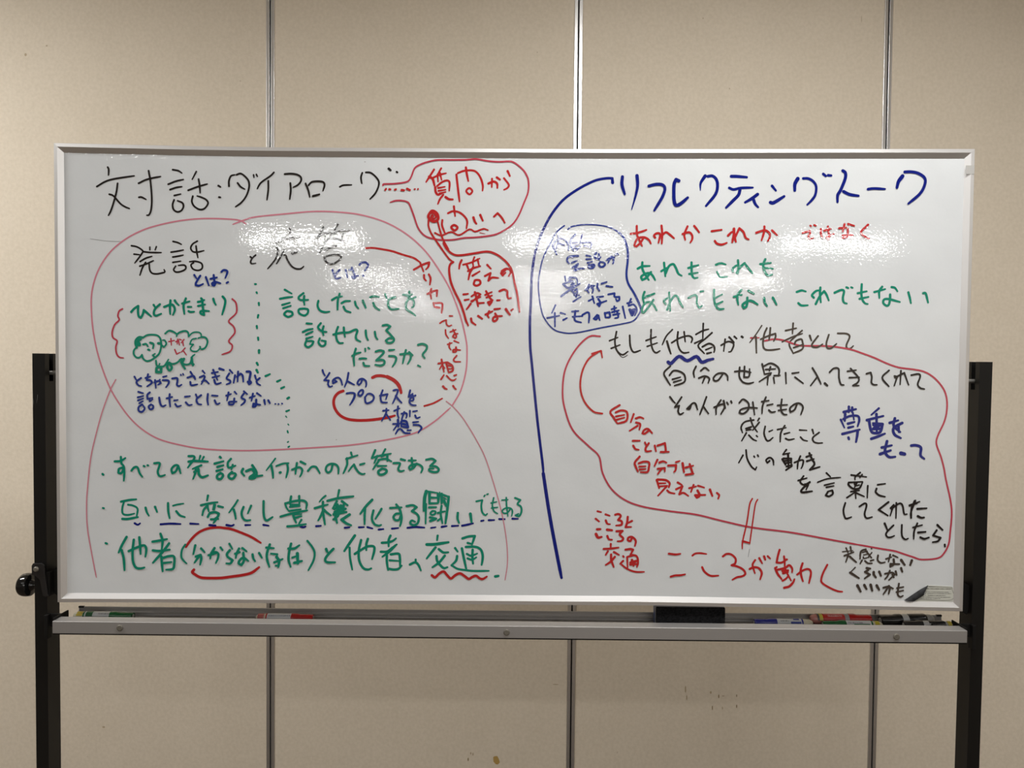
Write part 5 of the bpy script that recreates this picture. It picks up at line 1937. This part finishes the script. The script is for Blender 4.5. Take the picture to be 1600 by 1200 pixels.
# ---------------------------------------------------------------- things lying in the tray
TF = .8985
def pen(name_label, x0, x1, y, r, capcol, cap_left, style, rz=0.0, group='board markers lying in the pen tray'):
    """a marker lying along X: cap, label, barrel, end; built from its cap end"""
    L = x1-x0; d = 1 if cap_left else -1; cx = (x0+x1)/2; z = TF+r+.0002+cx*.0009
    t = empty('marker', (cx, y, z), name_label, 'marker', group, rz)
    S = -d*L/2
    def seg(name, a, b, prof, m, lab=None):
        pr = [(d*(a+(b-a)*q), rr*r) for q, rr in prof]
        o = MB().lathe((S, 0, 0), 'x', pr, 24).build(name, m, t, smooth=True)
        if lab: o['label'] = lab
        return o
    pl = lambda n, c, ro=.3: mat(n, c, ro)
    cm = pl('cap plastic', capcol, .22)
    seg('cap', 0, L*.38, [(0, .70), (.02, .80), (.10, .84), (.62, .86), (.74, 1.0), (1, 1.0)], cm)
    seg('cap_end', -.0003, .0012, [(0, .45), (1, .55)], pl('cap plug', (.35, .35, .34, 1) if style != 'pale' else (.5, .3, .28, 1)))
    if style == 'black':
        seg('label_band', L*.38, L*.50, [(0, .96), (1, .96)], pl('white label', (.42, .43, .43, 1)), 'grey and white printed band')
        seg('barrel', L*.50, L*.84, [(0, .92), (.06, .97), (.9, .97), (1, .90)], pl('black barrel', (.008, .008, .008, 1), .2))
        o = seg('tail', L*.84, L, [(0, .86), (.6, .80), (.85, .62), (1, .42)], pl('grey tail', (.30, .30, .29, 1))); o['label'] = 'grey translucent tail'
    else:
        seg('label_band', L*.38, L*.80, [(0, .95), (1, .95)], pl('label', {'white': (.52, .54, .56, 1), 'red': (.42, .02, .02, 1)}.get(style, (.5, .5, .52, 1))), 'printed label band')
        seg('stripe', L*.80, L*.825, [(0, .97), (1, .97)], cm)
        seg('tail', L*.825, L, [(0, .90), (.5, .86), (.75, .78), (.92, .62), (1, .45)], pl('tail plastic', {'white': (.55, .52, .40, 1)}.get(style, (.40, .16, .14, 1)), .25), 'pale translucent tail')
    return t, S, d, L, r
def print_marks(t, S, d, L, r, a, b, colr, n=5, ang=-.9, hgt=.3, yel=None):
    """dark print and coloured patches wrapped on the front of the label band"""
    mb = MB(); rn = random.Random(n*7+int(L*1e4)); x = a
    while x < b:
        w_ = rn.uniform(.0012, .003); h_ = rn.uniform(.6, 1.0)*hgt
        for q in range(2):
            a0 = ang+q*hgt*.7; a1 = a0+h_*.45
            R = r*.965
            f = lambda xx, aa: (S+d*L*0+d*xx, R*math.sin(aa), R*math.cos(aa))
            mb.quad(f(x, a0), f(x+w_*rn.uniform(.5, 1), a0), f(x+w_, a1), f(x, a1))
        x += w_+rn.uniform(.0006, .0018)
    mb.build('label_print', mat('print', colr, .5), t)
def patch(t, S, d, L, r, a, b, a0, a1, colr, name='label_patch', rr=.975):
    mb = MB(); n = 6
    for k in range(n):
        u, v = a0+(a1-a0)*k/n, a0+(a1-a0)*(k+1)/n; R = r*rr
        f = lambda xx, aa: (S+d*xx, R*math.sin(aa), R*math.cos(aa))
        mb.quad(f(a, u), f(b, u), f(b, v), f(a, v))
    return mb.build(name, mat(name+' colour', colr, .35), t)
GRN, RED, BLU, BLK = (.004, .10, .025, 1), (.38, .006, .006, 1), (.008, .014, .22, 1), (.007, .007, .007, 1)
P1 = pen('green-capped marker alone at the left end of the pen tray', -.8865, -.7655, .034, .0090, GRN, False, 'white')
print_marks(*P1, .047, .068, (.12, .12, .12, 1), 3); patch(*P1, .070, .076, -1.5, -.4, (.55, .58, .60, 1)); patch(*P1, .080, .094, -1.4, .3, (.01, .10, .03, 1)); patch(*P1, .101, .113, -1.3, .1, (.42, .33, .02, 1), rr=.90)
patch(*P1, -.0004, .0025, -3.14, 3.14, BLK, 'cap_ring', .80)
P2 = pen('red-capped marker lying alone in the tray under the left wall joint', -.5135, -.3975, .034, .0088, RED, False, 'white')
print_marks(*P2, .046, .090, (.05, .08, .15, 1), 4); patch(*P2, .098, .112, -1.5, .4, (.42, .10, .09, 1), rr=.89)
patch(*P2, -.0004, .0025, -3.14, 3.14, (.10, .0, .0, 1), 'cap_ring', .80)
P3 = pen('blue-capped marker with a white label, right of the black eraser', .4985, .6165, .033, .0090, BLU, True, 'white')
print_marks(*P3, .052, .068, (.12, .12, .13, 1), 5); patch(*P3, .072, .093, -1.4, -.9, (.01, .03, .25, 1)); patch(*P3, .078, .090, -.5, .1, (.01, .03, .28, 1))
P4 = pen('red-labelled marker lying behind the green-capped one at right', .6195, .7430, .0515, .0115, RED, False, 'red')
print_marks(*P4, .062, .090, (.6, .5, .5, 1), 6, ang=-.8, hgt=.35); patch(*P4, .047, .056, -1.5, 1, (.25, .26, .27, 1)); patch(*P4, .101, .108, -1.5, .6, (.45, .38, .05, 1), rr=.98); patch(*P4, .108, .112, -1.5, 1, (.05, .05, .05, 1), rr=.95)
P5 = pen('green-capped marker lying in front of the red-labelled one', .6345, .7540, .0265, .0090, GRN, True, 'white')
print_marks(*P5, .050, .078, (.04, .05, .10, 1), 7); patch(*P5, .060, .092, -1.4, -1.0, (.01, .12, .04, 1)); patch(*P5, .103, .112, -1.4, .1, (.45, .38, .02, 1), rr=.92)
P6 = pen('thick black-capped marker at the back of the tray near the right upright', .7590, .8740, .0510, .0120, BLK, True, 'black', rz=.10)
P7 = pen('black-capped marker in front, touching the right end of the tray', .7975, .8955, .0275, .0095, BLK, True, 'black')
print_marks(*P7, .040, .052, (.5, .5, .5, 1), 8, ang=-1.2); print_marks(*P7, .055, .082, (.3, .3, .3, 1), 9, ang=-1.3, hgt=.25)
patch(*P7, .086, .094, -1.4, .1, (.40, .32, .03, 1), rr=.92)

er = empty('eraser', (.3645, .028, TF), 'long black felt board eraser with a blue back, standing in the tray', 'eraser')
ez = .0003
MB().box(-.0690, .0690, -.0180, -.0125, ez, .0462).build('felt_pad', mat('black felt', (.008, .008, .009, 1), .95, 0, .1, noise=(300, .8), bump=(500, .001)), er, bevel=.0015)
MB().box(-.0688, .0688, -.0125, -.0085, ez, .0458).build('foam_layer', mat('grey foam', (.30, .30, .31, 1), .8), er)
MB().box(-.0690, .0690, -.0085, .0160, ez, .0462).build('eraser_back', mat('blue plastic', (.012, .035, .12, 1), .3), er, bevel=.003)
for o in er.children: o.location.z = .3645*.0009
